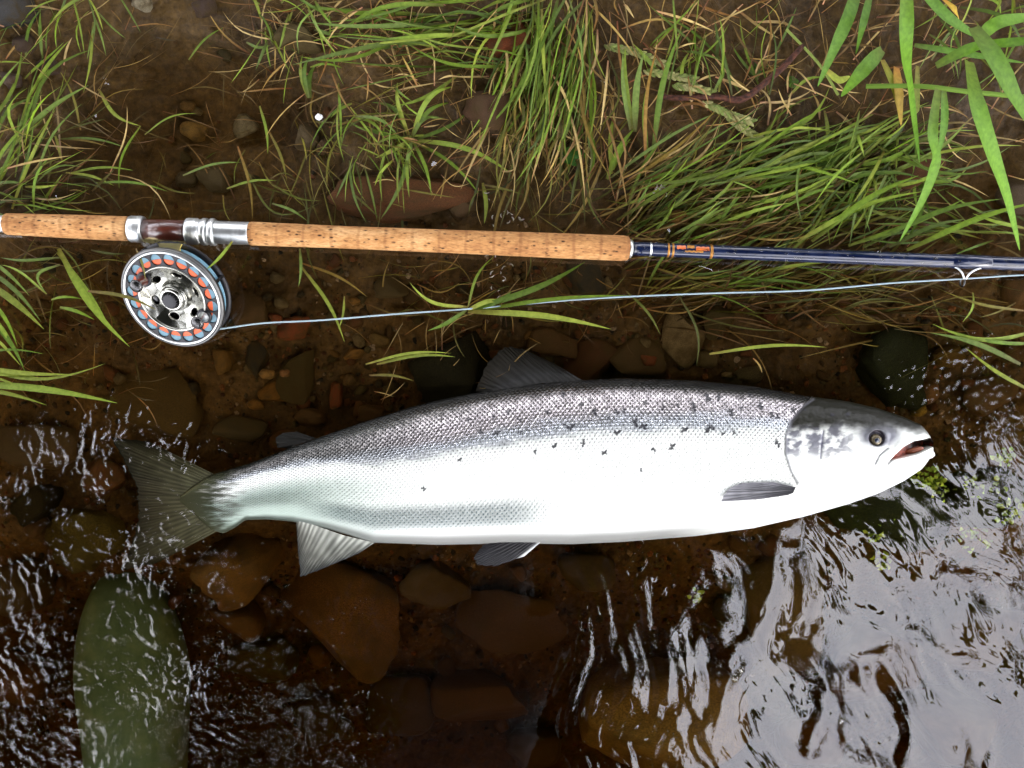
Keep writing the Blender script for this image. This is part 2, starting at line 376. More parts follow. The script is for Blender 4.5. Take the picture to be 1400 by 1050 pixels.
RUST = (.085, .034, .012); BROWN = (.06, .034, .014); OLIVE = (.042, .034, .013); OCHRE = (.13, .068, .016); TAN = (.13, .10, .055)
DARK = (.018, .016, .011); GREY = (.07, .068, .06); RED = (.11, .030, .010); PURP = (.04, .026, .022)
big = [
 # px, py, w, h, rot, colour, ang, boxy, thickness, label, mat
 (545, 272, 205, 66, 4, RUST, .5, .9, .008, 'long rust-brown flat slab lying above the long cork grip'),
 (632, 283, 46, 40, 20, BROWN, .6, .3, .007, 'brown grainy stone at the right end of the long rust slab'),
 (930, 462, 66, 92, -24, TAN, .9, .5, .011, 'pale tan angular stone between the fly line and the salmon\'s back'),
 (978, 440, 60, 60, 10, OLIVE, .8, .5, .008, 'olive stone tucked against the right of the pale tan stone'),
 (408, 508, 74, 92, -12, OLIVE, .9, .6, .008, 'dark olive triangular slab below the reel line, over the salmon\'s tail end'),
 (352, 492, 36, 62, 6, DARK, .6, .6, .008, 'dark narrow stone just left of the olive triangular slab'),
 (404, 447, 50, 36, 5, RED, .6, .7, .008, 'brick-red block crossed by the fly line, nearest stone to the reel\'s right'),
 (378, 436, 20, 20, 5, RED, .6, .3, .006, 'small red stone touching the brick-red block by the line'),
 (347, 424, 62, 56, 20, BROWN, .7, .4, .009, 'brown stone right beside the lower right of the reel'),
 (366, 511, 26, 16, -6, OCHRE, .5, 0, .006, 'orange pebble lying on the dark narrow stone'),
 (486, 484, 34, 22, 12, OCHRE, .7, .2, .006, 'orange-brown pebble right of the olive slab, below the line'),
 (535, 531, 26, 18, 35, TAN, .4, 0, .006, 'small smooth tan pebble right above the salmon\'s back near the dark mossy rock'),
 (460, 542, 24, 40, -8, RED, .6, .4, .006, 'reddish upright pebble between olive slab and tan pebble'),
 (378, 535, 50, 40, 30, OCHRE, .8, .4, .007, 'yellow-ochre stone touching the olive slab\'s lower left'),
 (417, 551, 22, 18, 0, RUST, .5, .1, .006, 'small rust pebble under the tip of the olive slab'),
 (352, 553, 26, 18, -10, OCHRE, .5, .1, .006, 'small ochre pebble above the adipose fin, left of the rust one'),
 (306, 493, 34, 44, 0, (.10, .055, .013), .8, .7, .007, 'golden brown block directly below the reel\'s lower right'),
 (215, 548, 130, 104, -3, (.050, .034, .010), .6, .9, .010, 'big flat olive-gold slab below the reel, left of the pebbles'),
 (330, 585, 84, 42, -6, (.032, .025, .011), .5, .5, .010, 'dark oval stone above the adipose fin'),
 (425, 570, 50, 26, 0, BROWN, .6, .4, .008, 'flat brown stone against the salmon\'s back by the adipose fin'),
 (398, 604, 66, 34, -8, RUST, .5, .2, .006, 'rust-rimmed rounded stone behind the adipose fin'),
 (505, 565, 44, 26, 0, BROWN, .6, .3, .007, 'brown cobble at the salmon\'s back under the tan pebble'),
 (535, 395, 50, 34, 4, (.045, .032, .012), .6, .4, .008, 'olive brown cobble just under the long cork grip'),
 (486, 412, 18, 13, 0, OCHRE, .4, 0, .005, 'small ochre pebble between cork grip and fly line'),
 (518, 465, 34, 24, -20, (.09, .06, .02), .6, .2, .006, 'yellowish cobble between fly line and green blades'),
 (480, 520, 22, 18, 0, (.08, .05, .02), .6, .2, .006, 'small ochre cobble right of the olive slab edge'),
 (335, 176, 44, 36, 20, (.12, .10, .06), .7, .2, .008, 'pale grey gritty stone in the muddy puddle above the short grip'),
 (420, 190, 34, 44, 0, (.07, .052, .028), .6, .2, .007, 'dim tan stone under silt below the white pellet'),
 (268, 180, 44, 30, -10, (.13, .078, .02), .5, 0, .007, 'yellow-brown stone in the muddy puddle'),
 (296, 245, 56, 40, 0, (.06, .045, .02), .6, .2, .007, 'olive grainy stone just above the reel seat'),
 (258, 148, 24, 18, 0, (.10, .06, .02), .5, .1, .006, 'small ochre stone above the yellow-brown puddle stone'),
 (255, 246, 34, 24, 0, (.045, .034, .016), .6, .2, .006, 'small dim olive stone left of the grainy one above the reel seat'),
 (405, 52, 84, 46, -22, (.07, .055, .022), .7, .6, .009, 'flat greenish brown stone among roots at the bank edge'),
 (690, 60, 66, 64, 30, RED, .8, .5, .012, 'reddish brown stone under the bent green grass at top'),
 (672, 150, 76, 60, 0, (.06, .032, .018), .7, .4, .010, 'wet brown stone right of the star tuft of grass'),
 (196, 6, 28, 26, 0, (.16, .145, .11), .6, .2, .010, 'pale stone at the very top of the mud'),
 (26, 18, 66, 52, -10, (.035, .036, .04), .7, .4, .016, 'dark slate stone in the top left corner'),
 (70, 92, 30, 24, 10, PURP, .7, .3, .009, 'wet purplish stone lower right of the slate stone'),
 (18, 112, 26, 22, 0, (.07, .05, .045), .7, .3, .009, 'pinkish grey stone near the left edge of the bank'),
 (284, 14, 34, 30, 0, PURP, .7, .3, .010, 'wet purplish stone among roots at the top edge'),
 (40, 62, 34, 26, 30, PURP, .7, .3, .009, 'wet purplish stone directly below the slate stone'),
 (1206, 505, 128, 116, 8, (.030, .033, .015), .9, .4, .022, 'black mossy boulder above the salmon\'s head'),
 (1290, 488, 52, 34, 8, (.16, .095, .03), .4, 0, .014, 'smooth yellow-brown stone at the right of the black mossy boulder'),
 (1263, 536, 34, 36, 0, (.09, .045, .014), .4, 0, .012, 'rounded brown pebble standing above the salmon\'s nose'),
 (1253, 561, 24, 18, 15, (.17, .12, .02), .3, 0, .008, 'smooth yellow pebble closest to the salmon\'s nose'),
 (1350, 540, 90, 56, 10, BROWN, .6, .3, .010, 'brown stone under ripples at the right edge'),
 (618, 512, 128, 100, 25, (.030, .026, .013), .6, .2, .020, 'dark mossy rock under the dorsal fin'),
 (758, 470, 74, 50, -10, BROWN, .7, .5, .007, 'brown flat stone between the line and the dorsal fin'),
 (862, 490, 90, 76, 15, (.05, .032, .013), .8, .6, .008, 'brown angular stone left of the pale tan stone'),
 (805, 495, 80, 70, -20, (.055, .024, .010), .7, .5, .007, 'red-brown flat stone behind the dorsal fin'),
 (885, 492, 30, 22, 0, RED, .5, .2, .008, 'small red stone at the lower tip of the pale tan stone'),
 (890, 505, 40, 16, 0, OCHRE, .5, .2, .006, 'flat ochre pebble under the small red stone, by the back'),
 (1025, 512, 50, 26, 0, TAN, .6, .2, .007, 'tan pebble against the back in front of the mossy boulder'),
 (965, 490, 36, 28, 0, (.06, .045, .02), .6, .2, .006, 'olive cobble right of the pale tan stone\'s foot'),
 (800, 380, 66, 60, 0, DARK, .6, .3, .008, 'nearly black sunken stone below the end of the cork grip'),
 (924, 300, 34, 26, 0, OCHRE, .5, 0, .010, 'ochre stone half hidden by grass above the blue rod'),
 (1250, 235, 80, 46, 10, RUST, .5, .3, .010, 'rust-coloured stone in the small pool behind the broad leaves'),
 (1385, 270, 60, 60, 0, (.05, .035, .02), .5, .3, .010, 'brown stone at the right edge over the rod'),
 (1390, 400, 50, 50, 0, (.09, .05, .02), .5, .2, .010, 'brown stone at the right edge under the fly line'),
 (125, 735, 110, 100, 20, (.13, .085, .02), .5, .2, .020, 'ochre mossy stone under ripples left of the tail fin'),
 (60, 610, 120, 70, -8, (.05, .028, .010), .6, .4, .014, 'brown slab under ripples at the left edge, above the ochre stone'),
 (150, 650, 70, 60, 0, RUST, .6, .3, .012, 'rust stone behind the trailing edge of the tail fin'),
 (60, 690, 74, 56, 40, (.05, .036, .018), .8, .5, .014, 'dark brown stone under ripples left of the ochre mossy stone'),
 (40, 800, 100, 74, 12, (.045, .030, .014), .6, .3, .020, 'brown stone under ripples left of the boot toe'),
 (30, 920, 110, 80, -5, (.12, .062, .03), .6, .3, .024, 'orange-brown stone under ripples low at the left edge'),
 (335, 775, 130, 110, 30, (.12, .060, .014), .7, .5, .024, 'orange-brown angular stone below the peduncle'),
 (345, 690, 70, 40, 0, (.10, .06, .012), .6, .3, .006, 'golden stone peeping out between tail root and anal fin'),
 (330, 840, 80, 60, -20, (.09, .045, .014), .6, .5, .020, 'brown cobble between the boot toe and the large brown slab'),
 (475, 838, 210, 150, -22, (.105, .052, .016), .7, .7, .024, 'large brown slab under water below the anal fin'),
 (360, 900, 110, 70, 10, (.045, .040, .014), .6, .4, .016, 'olive stone right of the boot under dark water'),
 (590, 800, 110, 80, 0, (.05, .03, .012), .7, .5, .020, 'brown stone just below the pelvic fin'),
 (700, 850, 160, 110, -12, (.065, .034, .013), .7, .7, .018, 'dark brown slab at the middle of the deeper water'),
 (660, 950, 150, 100, 10, (.07, .038, .014), .7, .6, .020, 'brown slab at bottom centre below the dark one'),
 (800, 780, 90, 56, 0, (.035, .022, .010), .6, .5, .012, 'dim brown stone right below the belly'),
 (905, 965, 250, 170, 8, (.17, .11, .035), .5, .2, .050, 'large ochre textured boulder at the bottom, left of the sky reflection'),
 (545, 960, 110, 90, 0, (.05, .03, .012), .6, .5, .016, 'dim brown stone at the bottom, left of the central slab'),
 (440, 980, 90, 70, 20, (.04, .026, .012), .6, .4, .016, 'dim dark stone at the bottom between boot and slabs'),
 (725, 1015, 90, 60, 0, (.06, .036, .016), .6, .4, .016, 'brown cobble at the bottom edge beside the ochre boulder'),
 (1200, 690, 190, 110, -15, (.030, .034, .012), .5, .1, .026, 'green mossy boulder under the salmon\'s chin'),
 (1340, 680, 150, 90, 10, (.034, .034, .012), .5, .1, .026, 'dark mossy boulder at the right edge beyond the chin'),
 (1060, 820, 150, 200, 10, (.10, .068, .026), .6, .4, .030, 'brown boulder under the left part of the sky reflection'),
 (1180, 900, 150, 120, 20, (.12, .07, .028), .6, .4, .026, 'orange-brown boulder under the middle of the sky reflection'),
 (1330, 860, 140, 110, -10, (.12, .075, .03), .6, .4, .026, 'tan boulder under the right part of the sky reflection'),
 (1300, 985, 160, 110, 0, (.12, .08, .03), .6, .4, .026, 'brown boulder in the bottom right corner'),
 (1110, 1000, 120, 90, 0, (.11, .06, .024), .6, .4, .024, 'rust-tinted boulder at the bottom under the sky reflection'),
 (545, 789, 14, 12, 0, (.30, .09, .02), .4, 0, .005, 'tiny bright orange pebble near the anal fin'),
 (390, 510, 16, 12, 0, (.11, .05, .015), .4, 0, .005, 'tiny orange pebble on the olive triangular slab'),
]
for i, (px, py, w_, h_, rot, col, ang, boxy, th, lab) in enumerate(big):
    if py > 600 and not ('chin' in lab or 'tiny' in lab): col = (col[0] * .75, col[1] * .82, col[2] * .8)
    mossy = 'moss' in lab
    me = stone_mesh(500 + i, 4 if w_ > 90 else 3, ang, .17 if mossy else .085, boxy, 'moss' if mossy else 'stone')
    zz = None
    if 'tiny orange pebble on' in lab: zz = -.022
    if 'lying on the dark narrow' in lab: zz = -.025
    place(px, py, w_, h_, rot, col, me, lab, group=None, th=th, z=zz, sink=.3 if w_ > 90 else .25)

REG = [  # bounding box, count, size px, words
 ((320, 350, 560, 560), 52, (9, 30), 'on the bed between reel and olive slab below the cork grip'),
 ((560, 370, 850, 500), 34, (10, 30), 'on the bed between the fly line and the dorsal fin'),
 ((850, 390, 1130, 530), 34, (9, 30), 'on the bed near the pale tan stone'),
 ((20, 350, 320, 600), 34, (10, 34), 'on the bed under the reel and left of it'),
 ((20, 600, 330, 900), 20, (14, 44), 'under the ripples around the tail'),
 ((330, 750, 800, 1045), 34, (14, 46), 'in the dark water below the belly'),
 ((1150, 440, 1395, 560), 16, (10, 34), 'around the mossy boulder above the nose'),
 ((980, 740, 1395, 1045), 26, (16, 50), 'under the reflected sky'),
 ((180, 40, 460, 290), 22, (8, 26), 'under silt in the muddy puddle above the grip'),
]
LM = [('reel', 235, 408), ('olive triangular slab', 408, 508), ('brick-red block', 404, 447), ('big flat olive-gold slab', 215, 548), ('adipose fin', 400, 602), ('dark mossy rock', 618, 512),
      ('dorsal fin', 730, 500), ('nearly black sunken stone', 800, 380), ('pale tan stone', 930, 462), ('black mossy boulder', 1206, 505), ('salmon\'s nose', 1276, 600), ('tail fin', 200, 680),
      ('ochre mossy stone', 125, 735), ('boot toe', 165, 850), ('anal fin', 450, 745), ('large brown slab', 475, 838), ('pelvic fin', 690, 752), ('dark brown slab', 700, 850), ('ochre textured boulder', 905, 965),
      ('streaked brown boulder', 1060, 820), ('orange-brown boulder', 1180, 900), ('tan boulder', 1330, 860), ('corner boulder', 1300, 985), ('pale grey gritty stone', 335, 176), ('yellow-brown stone', 268, 180),
      ('white pellet', 436, 160), ('reel seat', 228, 312), ('long rust slab', 545, 272), ('star of floating blades', 640, 424), ('left edge spray of blades', 60, 520), ('central slab', 660, 950), ('angler\'s side slab', 440, 980),
      ('head of the grip', 860, 340), ('line guide', 1318, 375), ('tan pebble on the back', 1025, 512), ('edge stone', 1350, 540), ('long crossing blade', 450, 430), ('grip\'s middle', 600, 330)]
def where(px, py):
    nm, lx, ly = min(LM, key=lambda q: math.hypot(q[1] - px, q[2] - py)); dx, dy = px - lx, py - ly; d_ = math.hypot(dx, dy)
    o = ('upper ' if dy < 0 else 'lower ') + ('left' if dx < 0 else 'right') if min(abs(dx), abs(dy)) > .45 * max(abs(dx), abs(dy)) else (('right' if dx > 0 else 'left') if abs(dx) > abs(dy) else ('above' if dy < 0 else 'below'))
    t = 'touching' if d_ < 22 else 'close' if d_ < 48 else 'near' if d_ < 85 else 'far'
    if o in ('above', 'below'): return f"{dict(touching='right', close='close', near='somewhat', far='far')[t]} {o} the {nm}"
    return f'{t} {o} of the {nm}' if o in ('left', 'right') else f'{t} to the {o} of {nm}'
USED = set()
cols = [('rust-brown', RUST), ('brown', BROWN), ('olive', OLIVE), ('ochre', (.10, .055, .015)), ('dark', DARK), ('dull tan', (.09, .07, .036)), ('reddish', (.075, .028, .011))]
for (bx, n_, sz, words_) in REG:
    for q in range(n_):
        px = RNG.uniform(bx[0], bx[2]); py = RNG.uniform(bx[1], bx[3])
        w_ = sz[0] + (sz[1] - sz[0]) * RNG.uniform() ** 2; h_ = w_ * RNG.uniform(.55, 1.); cn, cc = cols[RNG.integers(len(cols))]
        f = RNG.uniform(.6, 1.15); cc = tuple(c * f for c in cc)
        size = 'small' if w_ < (sz[0] + sz[1]) / 2 else 'larger'
        shp = 'long' if h_ < .66 * w_ else 'round' if h_ > .88 * w_ else 'oval'; lab = f'{size} {shp} {cn} stone {where(px, py)}'
        rot_, sm_ = RNG.uniform(0, 180), STONES[RNG.integers(14)]
        if lab in USED: continue
        USED.add(lab); place(px, py, w_, h_, rot_, cc, sm_, lab, group='stones ' + words_, sink=.3)

# gravel: tens of thousands of grains nobody could count
def gravel(n, name, label):
    px = RNG.uniform(-60, 1460, n * 2); py = RNG.uniform(300, 1080, n * 2)
    keep = (perlin(px / 70, py / 70, 12) + RNG.uniform(-.5, .5, n * 2)) > -.1
    px = px[keep][:n]; py = py[keep][:n]; n = len(px)
    V0, F0 = ICO[1]; r = RNG
    sz = (1.6 + 4.2 * r.uniform(size=n) ** 2.5) * S
    X0 = (px - 700) * S; Y0 = (525 - py) * S; Z0 = bed_z(X0, Y0)
    k = len(V0); sc = np.stack([sz, sz * r.uniform(.6, 1, n), sz * r.uniform(.35, .7, n)], 1)
    jit = 1 + .25 * r.normal(size=(n, k, 1)).clip(-1.5, 1.5)
    V = V0[None] * jit * sc[:, None, :]; a = r.uniform(0, 6.28, n); c, s_ = np.cos(a)[:, None], np.sin(a)[:, None]
    V = np.stack([V[..., 0] * c - V[..., 1] * s_ + X0[:, None], V[..., 0] * s_ + V[..., 1] * c + Y0[:, None], V[..., 2] + Z0[:, None]], -1)
    F = F0[None] + (np.arange(n) * k)[:, None, None]
    base = np.array([c_[1] for c_ in cols] + [(.20, .15, .10), (.15, .06, .02)])[r.integers(0, 9, n)] * r.uniform(.5, 1.4, (n, 1))
    col = np.repeat(base, k, 0)
    link(name, mesh_np(name, V.reshape(-1, 3), F.reshape(-1, 3), M['gravel'], False, {'col': col}), kind='stuff', label=label)
gravel(9000, 'gravel', 'fine brown and ochre gravel scattered between the stones of the bed')

# ------------------------------------------------------------------ salmon
TOP = [(246, 679), (262, 665), (285, 650), (340, 634), (400, 611), (450, 593), (500, 576), (560, 557), (600, 547), (650, 537), (700, 529), (760, 521), (850, 517), (950, 520), (1030, 528), (1100, 541), (1160, 549), (1200, 558), (1235, 570), (1258, 580), (1270, 589), (1276, 600)]
BOT = [(246, 686), (262, 700), (285, 722), (305, 730), (322, 721), (335, 711), (365, 710), (400, 713), (450, 724), (510, 742), (600, 745), (700, 743), (780, 744), (850, 741), (950, 733), (1030, 722), (1100, 706), (1160, 689), (1200, 675), (1235, 658), (1258, 643), (1270, 634), (1276, 622)]
def smooth_curve(pts, x, k=9):
    xs_, ys_ = zip(*pts); y = np.interp(x, xs_, ys_); pad = np.pad(y, k, mode='edge'); ker = np.hanning(2 * k + 1); ker /= ker.sum()
    return np.convolve(pad, ker, 'valid')
NX = 1250; x_ = np.linspace(246, 1276, NX)
top = smooth_curve(TOP, x_); bot = smooth_curve(BOT, x_)
tip = np.sqrt(np.clip((1276.5 - x_) / 16, 0, 1)); 
yc = (top + bot) / 2; hh = (bot - top) / 2 * (1 - .55 * (1 - tip))
thick = np.interp(x_, [246, 262, 300, 400, 500, 620, 800, 950, 1060, 1140, 1200, 1240, 1262, 1274, 1276], [.0012, .0040, .0115, .019, .026, .034, .0385, .0385, .036, .032, .027, .021, .014, .006, .002])
thick = np.convolve(np.pad(thick, 12, mode='edge'), np.hanning(25) / np.hanning(25).sum(), 'valid')
zc = np.interp(x_, [246, 280, 330, 450, 700, 1100, 1276], [-.014, -.011, -.008, -.005, -.002, 0, .001])
NTU, NTD = 400, 50
th_ = np.concatenate([np.linspace(0, np.pi, NTU, endpoint=False), np.linspace(np.pi, 2 * np.pi, NTD, endpoint=False)])
ct, st = np.cos(th_), np.sin(th_); NT = len(th_)
vv = np.sign(ct) * np.abs(ct) ** .92; zz = np.sign(st) * np.abs(st) ** .88
PX = np.repeat(x_[:, None], NT, 1); VV = np.repeat(vv[None], NX, 0)
PY = yc[:, None] - hh[:, None] * VV
ZZ = zc[:, None] + thick[:, None] * zz[None]
up = np.clip(zz, 0, 1)[None] ** .25
# arc coordinates for the scales
arc = np.zeros(NT); dth = np.gradient(th_)
yy_ = .075 * vv; za_ = .036 * zz; seg = np.sqrt(np.diff(yy_) ** 2 + np.diff(za_) ** 2); arc[1:] = np.cumsum(seg); arc = arc - arc[NTU // 2]
girth = hh / 110.
Ws = arc[None] * 1. / .0029 * (.45 + .55 * np.clip(girth, .3, 1))[:, None] / np.clip(.45 + .55 * girth, .6, 1)[:, None]
Ss = (x_[:, None] / 6.3) + 0 * Ws
Ss = Ss + .22 * perlin(PX / 60, PY / 60, 5)
j0 = np.floor(Ws); best = np.full(Ws.shape, -9.); eid = np.zeros(Ws.shape); ephase = np.zeros(Ws.shape)
for dj in (0, 1):
    j = j0 + dj; a = Ws - j
    p = Ss + .5 * (j % 2) + .5 * a * a
    ph = p - np.floor(p); i_ = np.floor(p)
    hgt = (1 - ph) * 1.0 - .42 * a * a + .0
    r1 = _h(i_.astype(int), j.astype(int), 3) - .5; r2 = _h(i_.astype(int), j.astype(int), 9) - .5
    hgt = hgt + .8 * r1 * (ph - .5) + 1.4 * r2 * a * (1 - np.abs(a))
    m_ = hgt > best; best = np.where(m_, hgt, best); ephase = np.where(m_, ph, ephase); eid = np.where(m_, r1, eid)
edge = np.clip(ss(.60, .90, ephase) , 0, 1)
# regions
gill = np.interp(PY, [540, 556, 575, 595, 620, 645, 662, 700], [1112, 1098, 1082, 1075, 1074, 1082, 1094, 1120])
headm = ss(-2, 2, PX - gill); tailm = ss(292, 262, PX)
scale_amt = (1 - headm) * ss(262, 300, PX) * ss(-.96, -.7, VV)
ZZ = ZZ + up * scale_amt * (best - .4) * .00095 * ss(-.9, .5, VV + .5)
# gill cover edge, cheek grooves, eye socket, jaw
def seg_d(px, py, pts):
    dm = np.full(px.shape, 1e9)
    for (a, b), (c, d_) in zip(pts[:-1], pts[1:]):
        L2 = (c - a) ** 2 + (d_ - b) ** 2; t = np.clip(((px - a) * (c - a) + (py - b) * (d_ - b)) / L2, 0, 1)
        dm = np.minimum(dm, np.hypot(px - a - t * (c - a), py - b - t * (d_ - b)))
    return dm
gillpts = [(1112, 546), (1098, 556), (1082, 575), (1075, 595), (1074, 620), (1082, 645), (1090, 660)]
gd = seg_d(PX, PY, gillpts)
ZZ = ZZ + up * (headm * .0022 * np.exp(-(gd / 22)) - .0016 * np.exp(-(gd / 2.2) ** 2))
pre = [(1126, 590), (1124, 605), (1122, 626)]; pd_ = seg_d(PX, PY, pre)
maxl = [(1197, 634), (1203, 622), (1214, 613)]; md_ = seg_d(PX, PY, maxl)
jaw = [(1214, 634), (1222, 627)]; jd = seg_d(PX, PY, jaw)
upj = [(1216, 631), (1232, 612), (1250, 601), (1264, 598)]; uj = seg_d(PX, PY, upj)
ZZ = ZZ - up * (.0009 * np.exp(-(pd_ / 2.) ** 2) + .0009 * np.exp(-(md_ / 1.8) ** 2) + .001 * np.exp(-(jd / 1.8) ** 2))
ZZ = ZZ + up * .0012 * np.exp(-((uj - 5) / 3.) ** 2) * (PY < np.interp(PX, [1216, 1232, 1250, 1264], [631, 612, 601, 598]))
ex, ey = 1199, 599
ed = np.hypot((PX - ex) / 1.0, (PY - ey) / .95)
ZZ = ZZ + up * (.0010 * np.exp(-((ed - 13.5) / 3) ** 2) - .0035 * ss(12.5, 9.5, ed))
# mouth opening
mu = np.interp(PX, [1218, 1224, 1236, 1250, 1262, 1276], [629, 622, 611, 603.5, 601.5, 598]); ml = np.interp(PX, [1218, 1226, 1240, 1256, 1266, 1276], [629.5, 628, 625, 621, 616, 611])
inm = ss(-.6, 1.6, np.minimum(PY - mu, ml - PY)) * (PX > 1217)
lowtip = 0
ZZ = np.where(inm > 0, ZZ - up * inm * (.007 + .012 * ss(1225, 1270, PX)), ZZ)
ZZ = ZZ + up * .0006 * fbm(PX / 9, PY / 7, 66, 2) * headm * .5
# pigments
grain = fbm(PX / 3.2, PY / 2.6, 21, 2); big_n = fbm(PX / 60, PY / 16, 22, 3)
def mixc(a, b, t): return a * (1 - t[..., None]) + b * t[..., None]
lat = np.interp(PX, [246, 330, 420, 560, 640, 760, 900, 1080, 1276], [.55, .5, .36, .18, .20, .28, .32, .34, .2])     # where the belly white starts
lat = lat + .05 * big_n
vr = VV - lat
belly = np.array([.57, .59, .56]); flank = np.array([.42, .45, .50]); pinkg = np.array([.36, .325, .325]); back = np.array([.05, .05, .042])
pig = np.broadcast_to(belly, PX.shape + (3,)).copy()
pig = mixc(pig, flank, ss(-.02, .16, vr) * .8)
pig = mixc(pig, pinkg, ss(.12, .34, vr) * .85)
bk = np.clip(ss(.42, .80, vr) + .35 * ss(.25, .6, vr) * np.clip(grain, -.5, 1), 0, 1)
bk = np.clip(bk + ss(640, 430, PX) * ss(.02, .25, vr) * .8, 0, 1); rim_ = ss(.78, .93, VV) * (1 - headm)
pig = mixc(pig, back, bk); pig = mixc(pig, np.array([.022, .022, .018]), rim_)
# dark scale margins, strong on the upper side, faint below
edge = ss(.58 - .30 * bk, .84 - .20 * bk, ephase + .10 * (grain * .5))
em = edge * (1 - headm) * np.clip(ss(-.22, .12, vr) * .85 + .10, 0, 1) * scale_amt
pig = mixc(pig, np.array([.018, .018, .02]), em * .97)
pig = pig * (1 + .75 * eid[..., None] * ss(-.1, .3, vr)[..., None] * (1 - headm)[..., None])
# bluish green shading painted over the scales low on the rear flank
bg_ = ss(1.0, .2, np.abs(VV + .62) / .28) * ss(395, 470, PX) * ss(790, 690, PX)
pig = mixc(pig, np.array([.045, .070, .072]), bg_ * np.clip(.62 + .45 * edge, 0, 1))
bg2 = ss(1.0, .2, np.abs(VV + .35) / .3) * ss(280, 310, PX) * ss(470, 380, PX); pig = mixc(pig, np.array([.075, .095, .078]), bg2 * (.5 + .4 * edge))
bm_ = ss(-.80, -.93, VV) * ss(1060, 900, PX) * (1 - headm); pig = mixc(pig, np.array([.075, .075, .07]), bm_ * .85)  # grey shade painted along the lower edge of the belly
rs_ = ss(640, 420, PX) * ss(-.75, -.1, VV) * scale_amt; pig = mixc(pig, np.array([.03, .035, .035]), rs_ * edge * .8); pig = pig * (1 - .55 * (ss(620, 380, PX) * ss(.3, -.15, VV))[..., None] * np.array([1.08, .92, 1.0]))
# head
hd = np.array([.009, .009, .0055]); cheek = np.array([.60, .62, .72]); hb = np.interp(PX, [1070, 1100, 1160, 1190, 1215, 1240, 1262, 1276], [588, 588, 586, 590, 588, 592, 594, 594]) + 4 * fbm(PX / 20, PY / 12, 23, 3)
darkh = ss(9, -12, PY - hb)
hpig = np.broadcast_to(belly, PX.shape + (3,)).copy()
chm = ss(54, 20, PY - hb) * ss(1195, 1140, PX) * np.clip(.72 + 1.3 * fbm(PX / 14, PY / 9, 24, 4), 0, 1)
hpig = mixc(hpig, np.array([.06, .06, .085]), chm * .9)
around = ss(24, 12, np.hypot((PX - 1203) / 1.5, (PY - 594))); hpig = mixc(hpig, np.array([.06, .06, .09]), around * .85)
hpig = mixc(hpig, hd, darkh)
hpig = mixc(hpig, np.array([.025, .02, .03]), ss(13, 10.5, ed))
hpig = mixc(hpig, np.array([.05, .05, .08]), .85 * np.exp(-(pd_ / 1.8) ** 2)); hpig = mixc(hpig, np.array([.05, .05, .06]), .9 * np.exp(-(md_ / 1.5) ** 2)); hpig = mixc(hpig, np.array([.07, .06, .07]), .8 * np.exp(-(jd / 1.6) ** 2))
pig = mixc(pig, hpig, headm)
pig = mixc(pig, np.array([.030, .034, .021]) , ss(338, 280, PX + 26 * fbm(PX / 22, PY / 4.5, 70, 3)))
pig = mixc(pig, np.array([.08, .08, .09]), .8 * np.exp(-(gd / 1.5) ** 2) * (PY < 662))
mcol = mixc(np.broadcast_to(np.array([.30, .05, .02]), PX.shape + (3,)), np.array([.02, .01, .01]), np.clip(ss(1228, 1262, PX) + .6 * fbm(PX / 5, PY / 5, 30, 2), 0, 1))
pig = pig * (1 - (inm * (PX > 1217))[..., None]) + mcol * (inm * (PX > 1217))[..., None]
# black spots
spots = [(1058, 218, 1.3), (1245, 248, 1.2), (1140, 268, 1.1), (1008, 252, 1.2), (950, 245, .7), (1285, 278, 1), (1305, 285, .9), (735, 268, 1), (655, 268, 1.2), (705, 290, .8), (800, 305, 1.3), (830, 318, 1.3), (570, 322, 1.3), (550, 313, .7), (735, 340, 1.1), (975, 330, 1.1), (1065, 325, 1.6), (1150, 340, .7), (515, 388, .9), (615, 380, 1.0), (445, 408, .7), (690, 412, .9), (865, 400, .8), (930, 392, 1.1), (178, 437, .8), (307, 342, 1.2), (253, 338, 1), (390, 340, .7), (350, 268, .9), (297, 285, .7), (610, 240, .8), (490, 270, .9), (1175, 255, .7), (1205, 205, .7), (900, 250, .9), (835, 235, .7), (390, 295, .8), (1360, 262, .9), (820, 474, .6), (50, 540, .8), (1110, 345, .6), (1095, 215, 1.0), (545, 205, .8), (760, 262, .8), (210, 295, .8), (1305, 380, 1.1)]
sp = np.zeros(PX.shape)
for k, (a, b, r_) in enumerate(spots):
    cx, cy_ = 560 + a / 2.593, 460 + b / 2.593; ang = np.random.default_rng(k).uniform(0, 3.14)
    dx, dy = PX - cx, PY - cy_; sel = (np.abs(dx) < 12) & (np.abs(dy) < 12)
    ddx, ddy = dx[sel], dy[sel]; ra = np.hypot(ddx, ddy); an = np.arctan2(ddy, ddx) + ang
    rad = 3.3 * r_ * (1 + .38 * np.cos(an * (3 + k % 2)) + .35 * np.cos(2 * an + k) + .5 * perlin(ddx / 2.5, ddy / 2.5, k))
    s_ = ss(.8, -.5, ra - rad); sp[sel] = np.maximum(sp[sel], s_)
for (cx, cy_, r_) in ((1138, 567, 3), (1159, 566, 3), (1100, 560, 2)): sp = np.maximum(sp, ss(.8, -.5, np.hypot(PX - cx, (PY - cy_) * 1.3) - r_))
pig = mixc(pig, np.array([.008, .008, .012]), sp * .95)
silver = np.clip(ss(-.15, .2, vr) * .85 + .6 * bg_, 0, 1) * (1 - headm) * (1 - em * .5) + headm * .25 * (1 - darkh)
silver = silver * (1 - sp) * (1 - inm)
dull = .26 + .0 * PX - .02 * bk + .12 * (1 - ss(-.1, .1, vr)) + .1 * headm
K = S * (H - (zc[:, None] + thick[:, None] * zz[None])) / H
FX = (PX - 700) * K; FY = (525 - PY) * K
V = np.stack([FX, FY, ZZ], -1).reshape(-1, 3)
